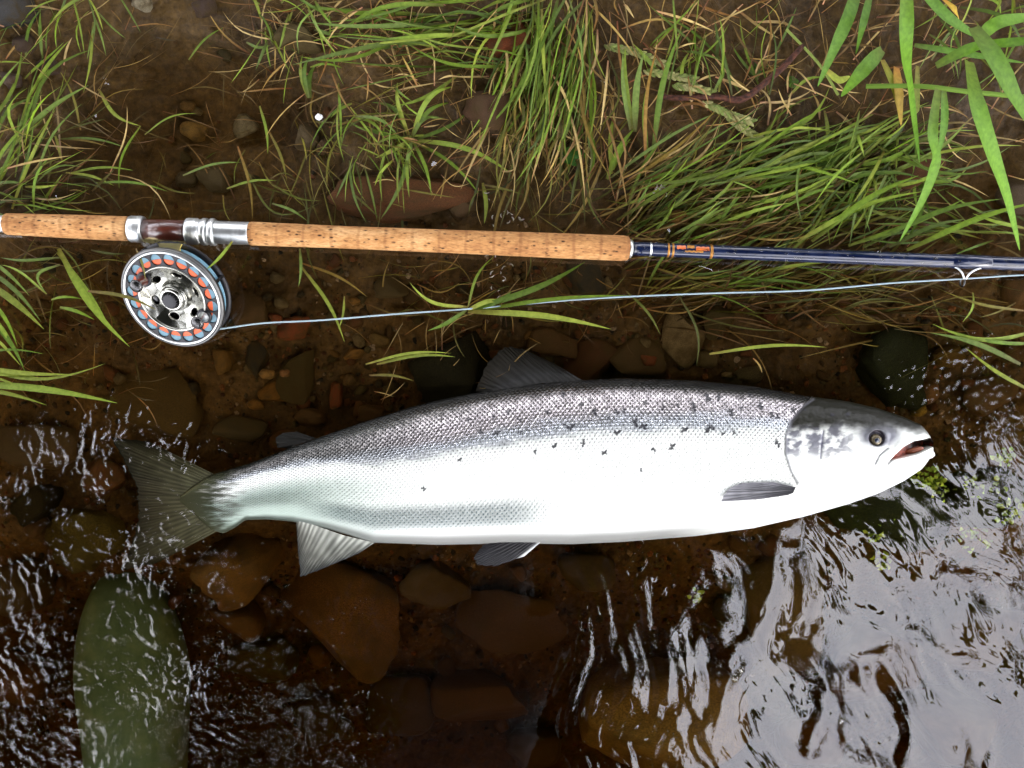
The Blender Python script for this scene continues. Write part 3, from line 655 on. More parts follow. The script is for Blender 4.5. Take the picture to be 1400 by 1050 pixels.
gloss = (.06 + .44 * ss(-.002, .003, ZZ)) * (1 - .6 * headm * darkh) * (1 - .8 * ss(338, 280, PX))
F = grid_faces(NX, NT, True)
F = F[:, ::-1]
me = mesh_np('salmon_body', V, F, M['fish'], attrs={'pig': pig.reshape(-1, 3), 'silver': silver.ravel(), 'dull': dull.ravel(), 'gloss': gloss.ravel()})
salmon = bpy.data.objects.new('salmon', None); C.objects.link(salmon); salmon.location = (0, 0, 0)
salmon['label'] = 'silver salmon with dark spotted back lying on its side in shallow water'; salmon['category'] = 'fish'
link('body', me, salmon)

def body_z(px, py):
    i = int(np.clip((px - 246) / 1030 * (NX - 1), 0, NX - 1)); v_ = (yc[i] - py) / hh[i]
    s_ = (1 - min(abs(v_), .999) ** (2 / .92)) ** .5
    return float(zc[i] + thick[i] * s_ ** .88)

def fin(name, base, tipc, zb, zt, rays, c0, c1, wav=.0007, c2=None, parent=salmon, thick_=.0011, nu=160, nw=40, curl=0, edge_c=None):
    bx, by = zip(*base); tx, ty = zip(*tipc)
    u = np.linspace(0, 1, nu); b_ = np.stack([np.interp(u, np.linspace(0, 1, len(bx)), bx), np.interp(u, np.linspace(0, 1, len(by)), by)], -1)
    t_ = np.stack([np.interp(u, np.linspace(0, 1, len(tx)), tx), np.interp(u, np.linspace(0, 1, len(ty)), ty)], -1)
    ker = np.hanning(15); ker /= ker.sum()
    for q in (0, 1): t_[:, q] = np.convolve(np.pad(t_[:, q], 7, mode='edge'), ker, 'valid')
    wq = np.linspace(0, 1, nw); rr = np.random.default_rng(len(name) + rays)
    notch = 1 + .010 * np.sin(u * rays * 2 * np.pi) + .035 * perlin(u * 9, u * 0 + 1, rays) + .018 * perlin(u * 33, u * 0 + 1, rays)
    Pq = b_[:, None] + (t_ - b_)[:, None] * wq[None, :, None] * notch[:, None, None]
    z = np.interp(u, np.linspace(0, 1, len(zb)), zb)[:, None] * (1 - wq) + np.interp(u, np.linspace(0, 1, len(zt)), zt)[:, None] * wq
    phs = u * rays + .55 * perlin(u * rays * .35, u * 0 + 2, rays)
    ray = .5 + .5 * np.cos(phs * 2 * np.pi); fork = .5 + .5 * np.cos(phs * 4 * np.pi)
    sp_ = ss(.45, .8, wq)[None, :]; ray2 = ray[:, None] * (1 - sp_) + fork[:, None] * sp_
    rid = ray2 * (.3 + .7 * np.sin(np.pi * np.clip(wq * .9 + .1, 0, 1)))[None]
    z = z + wav * rid + curl * np.sin(u * 7)[:, None] * wq * .002
    K = S * (H - z) / H; Xq = (Pq[..., 0] - 700) * K; Yq = (525 - Pq[..., 1]) * K
    fade = np.clip(1.05 - wq, .15, 1)[None] ** .7
    A = np.stack([Xq, Yq, z + thick_ / 2 * fade], -1).reshape(-1, 3); B = np.stack([Xq, Yq, z - thick_ / 2 * fade], -1).reshape(-1, 3)
    f = grid_faces(nu, nw); n_ = len(A); idx = np.arange(n_).reshape(nu, nw)
    rg_ = np.concatenate([idx[:, 0], idx[-1, 1:], idx[-2::-1, -1], idx[0, -2:0:-1]]); r2 = np.roll(rg_, -1)
    sd = np.stack([rg_, rg_ + n_, r2 + n_, r2], 1)
    c0, c1 = np.array(c0), np.array(c1); fr = perlin(u * rays * 1.3, u * 0, 4)[:, None]
    col = c0 * (1 - wq[None, :, None]) + c1 * wq[None, :, None] + 0 * u[:, None, None]
    col = col * (.62 + .6 * ray2[..., None]) * (1 + .3 * fr[..., None]) * (1 + .35 * perlin(Pq[..., 0] / 14, Pq[..., 1] / 14, 6))[..., None]
    if edge_c is not None:
        e = ss(edge_c[1], edge_c[2], u)[:, None, None]; col = col * (1 - e) + np.array(edge_c[0]) * e
    col = np.clip(col.reshape(-1, 3), .003, .9)
    return link(name, mesh_np(name, np.vstack([A, B]), np.vstack([f[:, ::-1], f + n_, sd]), M['fin'], attrs={'col': np.vstack([col, col])}), parent)

fin('tail_fin', [(292, 648), (276, 664), (270, 685), (276, 706), (298, 726)], [(205, 604), (152, 598), (176, 640), (188, 672), (190, 700), (184, 735), (164, 780), (215, 770)], [-.012, -.012, -.012], [-.034, -.024, -.028, -.034], 24, (.050, .056, .036), (.004, .006, .006), .0006, nu=260, nw=60, curl=1)
fin('dorsal_fin', [(796, 520), (740, 524), (668, 535)], [(760, 498), (715, 477), (688, 474), (664, 500), (650, 536)], [.004, .004, .002], [-.012, -.015, -.012], 13, (.010, .010, .009), (.007, .007, .007), .0009)
fin('adipose_fin', [(432, 599), (418, 604), (404, 609)], [(405, 590), (386, 592), (376, 600), (380, 612), (398, 614)], [-.004, -.004], [-.008, -.009], 3, (.006, .006, .006), (.009, .010, .011), .0003)
fin('anal_fin', [(512, 742), (470, 732), (430, 718), (406, 711)], [(492, 756), (440, 778), (411, 789), (408, 760), (405, 716)], [.0, .0], [-.004, -.009], 14, (.24, .25, .22), (.022, .026, .031), .0009)
fin('pelvic_fin', [(744, 737), (720, 736), (690, 737)], [(718, 760), (678, 774), (652, 772), (648, 762), (660, 745)], [.006, .006], [.003, .002], 9, (.02, .02, .022), (.014, .014, .016), .0008, edge_c=((.62, .64, .64), .10, .0))
pz = body_z(1060, 668)
fin('pectoral_fin', [(1088, 666), (1086, 670), (1084, 674)], [(1058, 659), (1015, 660), (996, 668), (985, 686), (1035, 683), (1078, 677)], [pz + .0015, pz + .0012], [pz + .0035, pz + .004, pz + .002], 10, (.035, .035, .038), (.15, .15, .165), .0008, nw=50)

# eye
def lathe(name, prof, material, parent=None, seg=48, loc=None, rot=None, smooth=True, closed=True, **kw):
    a = np.linspace(0, 2 * np.pi, seg, endpoint=False); pr = np.array(prof)
    V = np.stack([pr[:, 0][:, None] * np.cos(a), pr[:, 0][:, None] * np.sin(a), np.repeat(pr[:, 1][:, None], seg, 1)], -1).reshape(-1, 3)
    return link(name, mesh_np(name, V, grid_faces(len(pr), seg, True), material, smooth), parent, loc=loc, rot=rot, **kw)
ez = body_z(ex, ey)
pe = P(ex, ey + 3, ez)
eye = lathe('eye', [(0, .0016), (.002, .0015), (.004, .0010), (.0048, .0002), (.0055, -.001), (.0058, -.003), (.0, -.0035)], M['iris'], salmon, loc=(pe.x, pe.y, ez - .0012))
lathe('pupil', [(0, .0008), (.0012, .0007), (.0022, .0003), (.0028, -.0003), (0, -.0006)], M['pupil'], eye, loc=(0, 0, .0012))
# tongue and pale tooth ridge in the open mouth
t_ = P(1246, 615, 0); z_m = body_z(1246, 615)
me = stone_mesh(900, 3, .1, .04)
me.materials.clear(); me.materials.append(mat('tongue_flesh', (.25, .07, .03), .2))
tg = link('tongue', me, salmon, loc=(t_.x, t_.y, z_m - .0135), rot=(0, 0, R(14))); tg.scale = (.0095, .0028, .003)
lj = P(1272, 621, 0.0)
me = stone_mesh(901, 3, .05, .03); me.materials.clear(); me.materials.append(mat('jaw_skin', (.62, .60, .62), .3))
k_ = link('lower_jaw_tip', me, salmon, loc=(lj.x - .002, lj.y, .001), rot=(0, 0, R(12))); k_.scale = (.0055, .0042, .006)

# ------------------------------------------------------------------ rod and reel
def rodpt(px, z=.018):  # centreline of the rod in photo pixels
    py = np.interp(px, [-400, 0, 90, 345, 862, 1400, 2000], [291, 305.5, 309, 319.5, 339.5, 361, 385]); return P(px, py, z)
RZ = .018
pA, pB = rodpt(-250, RZ), rodpt(1700, RZ)
rod = bpy.data.objects.new('fishing_rod', None); C.objects.link(rod)
rod['label'] = 'double-handed fly rod with cork grips and dark blue blank lying across above the salmon'; rod['category'] = 'fishing rod'
r0 = rodpt(345, RZ); r1_ = rodpt(1400, RZ); dirn = (r1_ - r0).normalized(); rod.location = r0; rod.rotation_euler = (0, 0, math.atan2(dirn.y, dirn.x))
kk = S * (H - RZ) / H
def rx(px): return (px - 345) * kk / math.cos(math.atan2(dirn.y, dirn.x))
def rodpart(name, prof, material, parent=rod, seg=40, dz=0, dy=0, label=None):
    # prof in (photo px along, radius px)
    a = np.linspace(0, 2 * np.pi, seg, endpoint=False); pr = np.array([(rx(p_), r_ * kk) for p_, r_ in prof])
    x = np.repeat(pr[:, 0][:, None], seg, 1); V = np.stack([x, pr[:, 1][:, None] * np.cos(a) + dy, pr[:, 1][:, None] * np.sin(a) + dz], -1).reshape(-1, 3)
    return link(name, mesh_np(name, V, grid_faces(len(pr), seg, True)[:, ::-1], material), parent, label=label)
def dense(pts, n=60):
    x, y = zip(*pts); xx = np.linspace(x[0], x[-1], n); return list(zip(xx, np.interp(xx, x, y)))
rodpart('butt_cap', [(-60, 0), (-60, 9), (-52, 12), (-4, 12), (-2, 11.5), (6, 11.5), (8, 12.5), (8, 0)], M['silver'])
rodpart('lower_grip', [(8, 0), (8, 13.5), (10, 14.5)] + dense([(12, 14.6), (60, 15.4), (120, 16.4), (172, 16.8)]) + [(177, 16.2), (178, 0)], M['cork'])
rodpart('reel_seat_hood', [(178, 0), (178, 17.2), (180, 18), (193, 18.2), (197, 17.4), (197.5, 14.5), (197.5, 0)], M['silver'])
rodpart('reel_seat', [(190, 0), (190, 14.2), (262, 14.4), (262, 0)], M['wood'])
rodpart('locking_hood', [(256, 0), (256, 17.4), (258, 18), (270, 18.2), (272, 17), (276, 17), (276, 0)], M['silver'])
rodpart('locking_ring', [(276.3, 0), (276.3, 17.6), (278, 18.8), (283, 18.8), (284.5, 17.6), (285, 0)], M['silver'])
rodpart('locking_ring', [(287, 0), (287, 17.6), (288.5, 18.8), (293, 18.8), (295, 17.6), (295, 0)], M['silver'])
thr = []
for q in range(30):
    x0 = 285 + q * 1.87; thr += [(x0, 14.8), (x0 + .9, 15.7)]
rodpart('threaded_barrel', [(284, 0)] + thr + [(341.5, 15.2), (341.5, 0)], M['silver'])
up_prof = dense([(344, 16.2), (460, 15.2), (620, 15.8), (760, 17.0), (850, 17.3)], 120)
rodpart('upper_grip', [(341.6, 0), (341.6, 15.4)] + up_prof + [(858, 16.6), (860, 14), (860, 0)], M['cork'])
rodpart('winding_check', [(860.2, 0), (860.2, 12.5), (862, 13.2), (865, 10.5), (865, 0)], M['silver'])
rodpart('blank', [(862, 0)] + dense([(863, 9.4), (1000, 9.3), (1400, 9.2), (1750, 8.6)]) + [(1750, 0)], M['navy'])
rodpart('thread_wrap', [(888, 9.3), (888, 9.75), (890, 9.9), (890.8, 9.3)], M['silver'])
rodpart('thread_wrap', [(912, 9.3), (912, 9.7), (914, 9.8), (914.8, 9.3)], M['gold'], label='thin gold thread wrap')
rodpart('thread_wrap', [(918, 9.3), (918, 9.7), (920, 9.8), (920.8, 9.3)], M['gold'], label='thin gold thread wrap')
rodpart('thread_wrap', [(970, 9.3), (970, 9.7), (972.5, 9.8), (973.5, 9.3)], M['gold'], label='thin gold thread wrap')
rodpart('thread_wrap', [(1300, 9.2), (1301, 9.8), (1352, 9.8), (1353, 9.2)], M['navy'], label='glossy blue wrap holding the line guide')
# flat orange and gold print on the blank ahead of the grip
for (a0, a1, w0, w1, mm) in ((924, 936, .9, 1.5, 'orange_paint'), (938, 948, .75, 1.35, 'gold'), (950, 968, 1.0, 1.6, 'orange_paint'), (935, 960, 1.65, 1.9, 'gold')):
    a = np.linspace(w0, w1, 8); xx = np.linspace(a0, a1, 14); rr_ = 9.42 * kk
    V = np.array([[rx(x0), rr_ * math.cos(b_ + .05 * math.sin(x0)), rr_ * math.sin(b_ + .05 * math.sin(x0))] for x0 in xx for b_ in a])
    link('decal', mesh_np('decal', V, grid_faces(14, 8), M[mm]), rod, label=None)
# water drops on the blank
drops = bpy.data.meshes.new('d'); 
V0, F0 = ICO[2]; VL, FL = [], []
for q in range(70):
    x0 = RNG.uniform(870, 1400); b_ = RNG.uniform(.3, 2.7); r_ = RNG.uniform(.0004, .0011)
    c = np.array([rx(x0), 9.3 * kk * math.cos(b_), 9.3 * kk * math.sin(b_)]); FL.append(F0 + len(VL) * len(V0)); VL.append(V0 * [r_ * 1.5, r_, r_ * .8] + c)
gm = mat('water_drop', (1, 1, 1), .0); gm.node_tree.nodes['Principled BSDF'].inputs['Transmission Weight'].default_value = 1; gm.node_tree.nodes['Principled BSDF'].inputs['IOR'].default_value = 1.33
link('water_drops', mesh_np('water_drops', np.vstack(VL), np.vstack(FL), gm), rod, kind='stuff')

def tube(name, pts, rad, material, parent=None, seg=10, n=None, **kw):
    pts = [Vector(p) for p in pts]
    if n:
        A = np.array([p[:] for p in pts]); t = np.linspace(0, len(pts) - 1, n)
        # Catmull-Rom
        o = []
        for s_ in t:
            i = min(int(s_), len(pts) - 2); f = s_ - i; p0 = A[max(i - 1, 0)]; p1 = A[i]; p2 = A[i + 1]; p3 = A[min(i + 2, len(pts) - 1)]
            o.append(.5 * ((2 * p1) + (-p0 + p2) * f + (2 * p0 - 5 * p1 + 4 * p2 - p3) * f * f + (-p0 + 3 * p1 - 3 * p2 + p3) * f ** 3))
        A = np.array(o)
    else: A = np.array([p[:] for p in pts])
    m = len(A); rad = np.interp(np.linspace(0, 1, m), np.linspace(0, 1, len(rad)), rad) if hasattr(rad, '__len__') else np.full(m, rad)
    T = np.gradient(A, axis=0); T /= np.linalg.norm(T, axis=1)[:, None] + 1e-12
    ref = np.array([0, 0, 1.]) if abs(T[0][2]) < .8 else np.array([1., 0, 0])
    U = np.cross(T, ref); U /= np.linalg.norm(U, axis=1)[:, None] + 1e-12; W = np.cross(U, T)
    a = np.linspace(0, 2 * np.pi, seg, endpoint=False)
    V = A[:, None] + rad[:, None, None] * (np.cos(a)[None, :, None] * U[:, None] + np.sin(a)[None, :, None] * W[:, None])
    V = V.reshape(-1, 3); F = grid_faces(m, seg, True)
    V = np.vstack([V, A[0], A[-1]]); q = np.arange(seg)
    cap = np.vstack([np.stack([q, (q + 1) % seg, np.full(seg, m * seg), np.full(seg, m * seg)], 1), np.stack([(m - 1) * seg + (q + 1) % seg, (m - 1) * seg + q, np.full(seg, m * seg + 1), np.full(seg, m * seg + 1)], 1)])
    if material is None: return V, F
    bmF = np.vstack([F]); me = mesh_np(name, V[:-2], bmF, material)
    return link(name, me, parent, **kw)

# stripping guide on the underside
def rl(px, dy, dz): return (rx(px), dy, dz)
g = tube('line_guide', [rl(1304, -.0055, .002), rl(1308, -.0075, .004), rl(1313, -.0115, .0045), rl(1317, -.0165, .003)], .0009, M['silver'], rod, n=20)
tube('guide_foot', [rl(1340, -.0055, .002), rl(1332, -.0075, .004), rl(1324, -.0110, .0045), rl(1319, -.0165, .003)], .0009, M['silver'], g, n=20)
a_ = np.linspace(0, 2 * np.pi, 25)
tube('guide_ring', [rl(1317.5, -.019 + .0042 * math.cos(q), -.001 + .0046 * math.sin(q)) for q in a_], .0009, M['black'], g, n=None)

# --- the reel (axis = local z, tilted so that its back shows at the upper right)
reel = bpy.data.objects.new('fly_reel', None); C.objects.link(reel)
reel['label'] = 'round silver fly reel with a ring of blue and orange holes under the rod'; reel['category'] = 'fishing reel'; reel.scale = (1.02, 1.02, .82)
pc = P(235, 409, .026); reel.location = pc; reel.rotation_euler = Matrix.Rotation(R(33), 4, Vector((math.cos(R(-20)), math.sin(R(-20)), 0))).to_euler()
RO = .0492
lathe('frame', [(0, -.0255), (.046, -.0255), (.0485, -.0245), (.0493, -.0225), (.0485, -.0205), (.0465, -.0195), (.0, -.0195)], M['dark_metal'], reel, 96)
lathe('frame_rim', [(.0470, -.006), (.0487, -.0065), (.0495, -.005), (.0498, -.002), (.0492, .0002), (.0482, .0008), (.0472, .0002), (.0470, -.006)], M['grey_metal'], reel, 120)
for q in range(5):
    a = R(20 + q * 72 if q != 1 else 120); x0, y0 = .0480 * math.cos(a), .0480 * math.sin(a)
    tube('frame_pillar', [(x0, y0, -.022), (x0, y0, -.005)], .0016, M['dark_metal'], reel, seg=14)
lathe('spool_rim', [(.0448, -.0015), (.0450, .0006), (.0455, .0014), (.0462, .0016), (.0468, .0006), (.0468, -.004), (.0448, -.004), (.0448, -.0015)], M['silver'], reel, 120)
# perforated graphite ring
NH = 20; rm, dr, hr = .0390, .0064, .0050; VL, FL = [], []
for q in range(NH):
    tcn = 2 * math.pi * (q + .5) / NH; half = math.pi / NH; n_ = 32
    rings = []
    for (kx, rad_, z_) in (('o', 0, 0), ('h', hr + .0005, .0), ('h', hr + .0002, -.0006), ('h', hr, -.0016)):
        row = []
        for a in np.linspace(0, 2 * np.pi, n_, endpoint=False):
            if kx == 'o':
                m_ = max(abs(math.cos(a)), abs(math.sin(a))); u_, v_ = math.cos(a) / m_, math.sin(a) / m_
                r_ = rm + v_ * dr; t__ = tcn + u_ * half; row.append((r_ * math.cos(t__), r_ * math.sin(t__), z_))
            else:
                cx, cy_ = rm * math.cos(tcn), rm * math.sin(tcn); ux, uy = -math.sin(tcn), math.cos(tcn); vx, vy = math.cos(tcn), math.sin(tcn)
                row.append((cx + rad_ * (math.cos(a) * ux + math.sin(a) * vx), cy_ + rad_ * (math.cos(a) * uy + math.sin(a) * vy), z_))
        rings.append(row)
    V = np.array(rings).reshape(-1, 3); FL.append(grid_faces(4, n_, True) + sum(len(v) for v in VL)); VL.append(V)
link('spool_face', mesh_np('spool_face', np.vstack(VL), np.vstack(FL), M['dark_metal'], False), reel)
# line wound on the spool: blue outside, orange backing inside, ridged like wraps
def wraps(r0_, r1__, z0, n_, depth=.0005):
    pr = []
    for q in range(n_):
        a, b = r0_ + (r1__ - r0_) * q / n_, r0_ + (r1__ - r0_) * (q + 1) / n_; pr += [(a, z0 - depth), ((a + b) / 2, z0)]
    return pr + [(r1__, z0 - depth)]
lathe('backing', [(.0318, -.0100)] + wraps(.0320, .0389, -.0013, 8), M['backing'], reel, 120)
prof = wraps(.0390, .0452, -.0013, 6)
for q in range(11): prof += [(.0446, -.0040 - q * .0013), (.0455, -.0046 - q * .0013)]
lathe('wound_fly_line', prof, M['spoolblue'], reel, 120)
# dish and hub with ports
lathe('dish_rim', [(.0328, -.002), (.0326, .0010), (.0320, .0016), (.0310, .0008), (.0304, -.0012)], M['chrome'], reel, 96)
NP = 6; rm2, dr2, hr2 = .0218, .0090, .0040; VL, FL = [], []
for q in range(NP):
    tcn = 2 * math.pi * (q + .22) / NP; half = math.pi / NP; n_ = 40; rings = []
    def dz_(r_): return -.0008 - .0105 * max(0, min(1, (.0308 - r_) / .014)) ** .8
    for (kx, rad_) in (('o', 0), ('h', hr2 + .0006), ('h', hr2), ('d', hr2)):
        row = []
        for a in np.linspace(0, 2 * np.pi, n_, endpoint=False):
            if kx == 'o':
                m_ = max(abs(math.cos(a)), abs(math.sin(a))); u_, v_ = math.cos(a) / m_, math.sin(a) / m_
                r_ = rm2 + v_ * dr2; t__ = tcn + u_ * half; x0, y0 = r_ * math.cos(t__), r_ * math.sin(t__)
            else:
                cx, cy_ = rm2 * math.cos(tcn), rm2 * math.sin(tcn); ux, uy = -math.sin(tcn), math.cos(tcn); vx, vy = math.cos(tcn), math.sin(tcn)
                x0 = cx + rad_ * (1.25 * math.cos(a) * ux + .8 * math.sin(a) * vx); y0 = cy_ + rad_ * (1.25 * math.cos(a) * uy + .8 * math.sin(a) * vy)
            z0 = dz_(math.hypot(x0, y0)) - (.004 if kx == 'd' else 0); row.append((x0, y0, z0))
        rings.append(row)
    V = np.array(rings).reshape(-1, 3); FL.append(grid_faces(4, n_, True) + sum(len(v) for v in VL)); VL.append(V)
link('spool_dish', mesh_np('spool_dish', np.vstack(VL), np.vstack(FL), M['chrome'], True), reel)
lathe('spool_backplate', [(0, -.0165), (.0316, -.0165), (.0316, -.002)], M['black'], reel, 48)
lathe('hub', [(.0160, -.0118), (.0148, -.0105), (.0145, -.0085), (.0135, -.0080), (.0135, -.0040), (.0128, -.0028), (.0122, -.0030), (.0120, .0000), (.0108, .0025), (.0090, .0036), (.0086, .0030), (.0, .0030)], M['chrome'], reel, 64)
kn = []
seg = 72; a = np.linspace(0, 2 * np.pi, seg, endpoint=False); rk = .0072 * (1 + .07 * np.sign(np.sin(a * 18)))
V = [];
for (f_, z_) in ((1, .0030), (1, .0058), (.92, .0068), (.6, .0070), (.001, .0070)): V.append(np.stack([rk * f_ * np.cos(a), rk * f_ * np.sin(a), np.full(seg, z_)], -1))
link('drag_knob', mesh_np('drag_knob', np.vstack(V), grid_faces(5, seg, True), M['dark_metal'], False), reel)
for (ax_, ay_) in ((-.0228, .0188), (.0284, -.0159)): lathe('handle_seat', [(.0072, -.0012), (.0070, .0012), (.0058, .0018), (0, .0018)], M['dark_metal'], reel, 32, loc=(ax_, ay_, 0))
for (hx, hy, mm, lab) in ((-.0228, .0188, 'wood', 'reddish wooden handle knob with black end'), (.0284, -.0159, 'silver', 'metal handle post with black end')):
    hnd = lathe('handle', [(0, 0), (.0052, 0), (.0050, .003), (.0038, .006), (.0040, .011), (.0050, .015), (.0050, .0155), (0, .0155)], M[mm], reel, 32, loc=(hx, hy, .0))
    hnd['label'] = lab
    lathe('handle_cap', [(0, .0155), (.0056, .0155), (.0062, .0168), (.0058, .0190), (.0040, .0206), (.0, .0212)], M['black'], hnd, 32)
# foot: plate along the rod and a waisted stem
ft = Matrix.Translation(Vector((0, 0, 0)))
inv_r = (Matrix.Translation(reel.location) @ reel.rotation_euler.to_matrix().to_4x4() @ Matrix.Diagonal((1.02, 1.02, .82, 1))).inverted()
def foot_piece(name, outline, z0, z1):
    n_ = len(outline); V = []
    for z in (z0, z1):
        for (px, py) in outline: V.append(P(px, py, z))
    V = [inv_r @ v for v in V]
    bm = bmesh.new(); vs_ = [bm.verts.new(v) for v in V]
    bm.faces.new(vs_[:n_][::-1]); bm.faces.new(vs_[n_:])
    for q in range(n_): bm.faces.new((vs_[q], vs_[(q + 1) % n_], vs_[n_ + (q + 1) % n_], vs_[n_ + q]))
    bmesh.ops.recalc_face_normals(bm, faces=bm.faces[:]); bmesh.ops.bevel(bm, geom=bm.edges[:], offset=.0006, segments=2, affect='EDGES')
    me = bpy.data.meshes.new(name); bm.to_mesh(me); bm.free(); me.materials.append(M['brass']); link(name, me, reel)
foot_piece('foot_plate', [(197, 324), (262, 326), (262, 333), (252, 334), (208, 333), (197, 331)], .006, .020)
foot_piece('foot_stem', [(214, 332), (250, 333), (247, 339), (247, 345), (250, 349), (216, 349), (219, 345), (219, 339)], .034, .047)

# fly line from the reel to the guide and on out of the frame
lp = [(296, 447, .010), (302, 449, .012), (360, 443, .010), (440, 437, .006), (540, 430, .005), (640, 422, .006), (800, 410, .008), (960, 402, .008), (1100, 396, .010), (1220, 388, .013), (1318, 380, .0165), (1400, 377, .0165), (1520, 371, .017)]
tube('fly_line', [P(a, b + 1.2 * math.sin(a * .03), c) for a, b, c in lp], .00080, M['lineblue'], n=200, seg=10, label='thin pale blue fly line running from the reel through the rod guide', cat='fishing line')

# ------------------------------------------------------------------ blades
GREEN = np.array([(.10, .165, .018), (.145, .21, .03), (.075, .13, .018), (.17, .215, .035), (.095, .145, .035)])
OLIVEG = np.array([(.085, .085, .015), (.11, .10, .02), (.06, .07, .012), (.12, .085, .02)])
STRAW = np.array([(.24, .165, .05), (.28, .21, .09), (.15, .095, .03), (.12, .06, .018), (.32, .24, .11)])
BROWNG = np.array([(.10, .055, .018), (.075, .04, .012), (.12, .075, .02), (.06, .045, .012)])
def blade_geo(p0, p1, wid, bend, rise, roll, c, n=9, tipc=None, path=None, vee=.22):
    """ribbon with a folded midrib from p0 to p1 (metres)"""
    t = np.linspace(0, 1, n)
    if path is None:
        p0 = np.array(p0); p1 = np.array(p1); d_ = p1 - p0; L = np.linalg.norm(d_[:2]) + 1e-9; pr = np.array([-d_[1], d_[0], 0]) / L
        A = p0 + d_ * t[:, None] + pr * (bend * L * np.sin(np.pi * t ** 1.15))[:, None]; A[:, 2] += rise * np.sin(np.pi * t)
    else:
        Q = np.array(path); s_ = np.linspace(0, len(Q) - 1, n); A = np.zeros((n, 3))
        for i, q in enumerate(s_):
            k = min(int(q), len(Q) - 2); f = q - k; a0 = Q[max(k - 1, 0)]; a1 = Q[k]; a2 = Q[k + 1]; a3 = Q[min(k + 2, len(Q) - 1)]
            A[i] = .5 * ((2 * a1) + (-a0 + a2) * f + (2 * a0 - 5 * a1 + 4 * a2 - a3) * f * f + (-a0 + 3 * a1 - 3 * a2 + a3) * f ** 3)
    T = np.gradient(A, axis=0); T /= np.linalg.norm(T, axis=1)[:, None] + 1e-12
    U = np.cross(T, [0, 0, 1.]); U /= np.linalg.norm(U, axis=1)[:, None] + 1e-9; W = np.cross(U, T)
    rr = roll + .5 * roll * np.sin(t * 4); Ur = U * np.cos(rr)[:, None] + W * np.sin(rr)[:, None]; Wr = np.cross(Ur, T)
    w_ = wid / 2 * np.clip(.55 + 1.6 * t, 0, 1) * np.clip((1 - t) * 2.2, 0, 1) ** .75; w_[-1] = wid * .02
    V = np.stack([A - Ur * w_[:, None] + Wr * (w_ * vee)[:, None], A, A + Ur * w_[:, None] + Wr * (w_ * vee)[:, None]], 1).reshape(-1, 3)
    c = np.array(c); tc_ = np.array(tipc) if tipc is not None else c * 1.1
    cb = c * np.array([.95, .62, .9]); col = np.where(t[:, None] < .3, cb + (c - cb) * (t / .3)[:, None], c + (tc_ - c) * ((t - .3) / .7)[:, None])
    col = np.repeat(col, 3, 0); col[1::3] *= 1.18
    return V, grid_faces(n, 3), np.clip(col, 0, 1)

class Blades:
    def __init__(s): s.V, s.F, s.C, s.n = [], [], [], 0
    def add(s, g):
        V, F, Cc = g; s.V.append(V); s.F.append(F + s.n); s.C.append(Cc); s.n += len(V)
    def build(s, name, m, **k):
        return link(name, mesh_np(name, np.vstack(s.V), np.vstack(s.F), M[m], attrs={'col': np.vstack(s.C)}), **k)
def pick(pal, r=RNG): return pal[r.integers(len(pal))] * r.uniform(.75, 1.25)

def surf(px, py):
    z = float(bed_z(np.array([(px - 700) * S]), np.array([(525 - py) * S]))[0]); return z
# one blade object
def blade_obj(p0, p1, wpx, bend=.06, z0=.004, z1=.006, rise=.006, pal=GREEN, parent=None, roll=.25, path=None, n=12, mt='leaf', c=None, tipc=None, name='blade', **k):
    q0 = P(*p0, z0)[:]; q1 = P(*p1, z1)[:]
    pth = [P(a, b, zz_)[:] for a, b, zz_ in path] if path else None
    c = pick(pal) if c is None else c
    V, F, Cc = blade_geo(q0, q1, wpx * S, bend, rise, roll, c, n, tipc, pth)
    return link(name, mesh_np(name, V, F, M[mt], attrs={'col': Cc}), parent, **k)

def tuft(label, root, blades, group=None, pal=GREEN):
    t = bpy.data.objects.new('grass_tuft', None); C.objects.link(t); t['label'] = label; t['category'] = 'grass tuft'
    for b in blades:
        kw = dict(b[3]) if len(b) > 3 else {}
        kw.setdefault('pal', pal); blade_obj(*b[:3], parent=t, **kw)
    return t

tuft('star of green grass blades floating across the fly line right of centre', None, [
    ((640, 424), (800, 358), 9, {'bend': -.05}), ((640, 426), (835, 450), 9, {'bend': .03}), ((638, 424), (585, 452), 6, {}), ((642, 422), (700, 398), 8, {'bend': -.1}),
    ((640, 420), (560, 386), 5, {'bend': .15}), ((648, 425), (862, 404), 6, {'bend': .02}), ((640, 424), (690, 410), 7, {}), ((640, 420), (676, 350), 4, {'bend': .1})])
tuft('pair of long green blades hanging below the short cork grip, left of the reel', None, [
    ((80, 340), (177, 474), 9, {'bend': -.04, 'z0': .008, 'z1': .006}), ((78, 345), (150, 448), 5, {'bend': .05}), ((82, 362), (64, 402), 4, {'bend': -.4}), ((64, 402), (2, 362), 4, {'bend': -.1}), ((84, 352), (0, 352), 4, {}), ((70, 410), (113, 409), 4, {}), ((82, 420), (129, 437), 5, {})])
tuft('long green blades reaching in at the left edge below the short grip', None, [
    ((-30, 378), (60, 450), 9, {'bend': .05, 'z1': .01}), ((-30, 360), (56, 440), 6, {'bend': .08, 'z1': .012}), ((-20, 420), (26, 486), 6, {}), ((-20, 430), (34, 508), 6, {'bend': .1}), ((-20, 400), (24, 474), 5, {'bend': .1}), ((-20, 350), (40, 404), 5, {}), ((-20, 448), (28, 500), 4, {})])
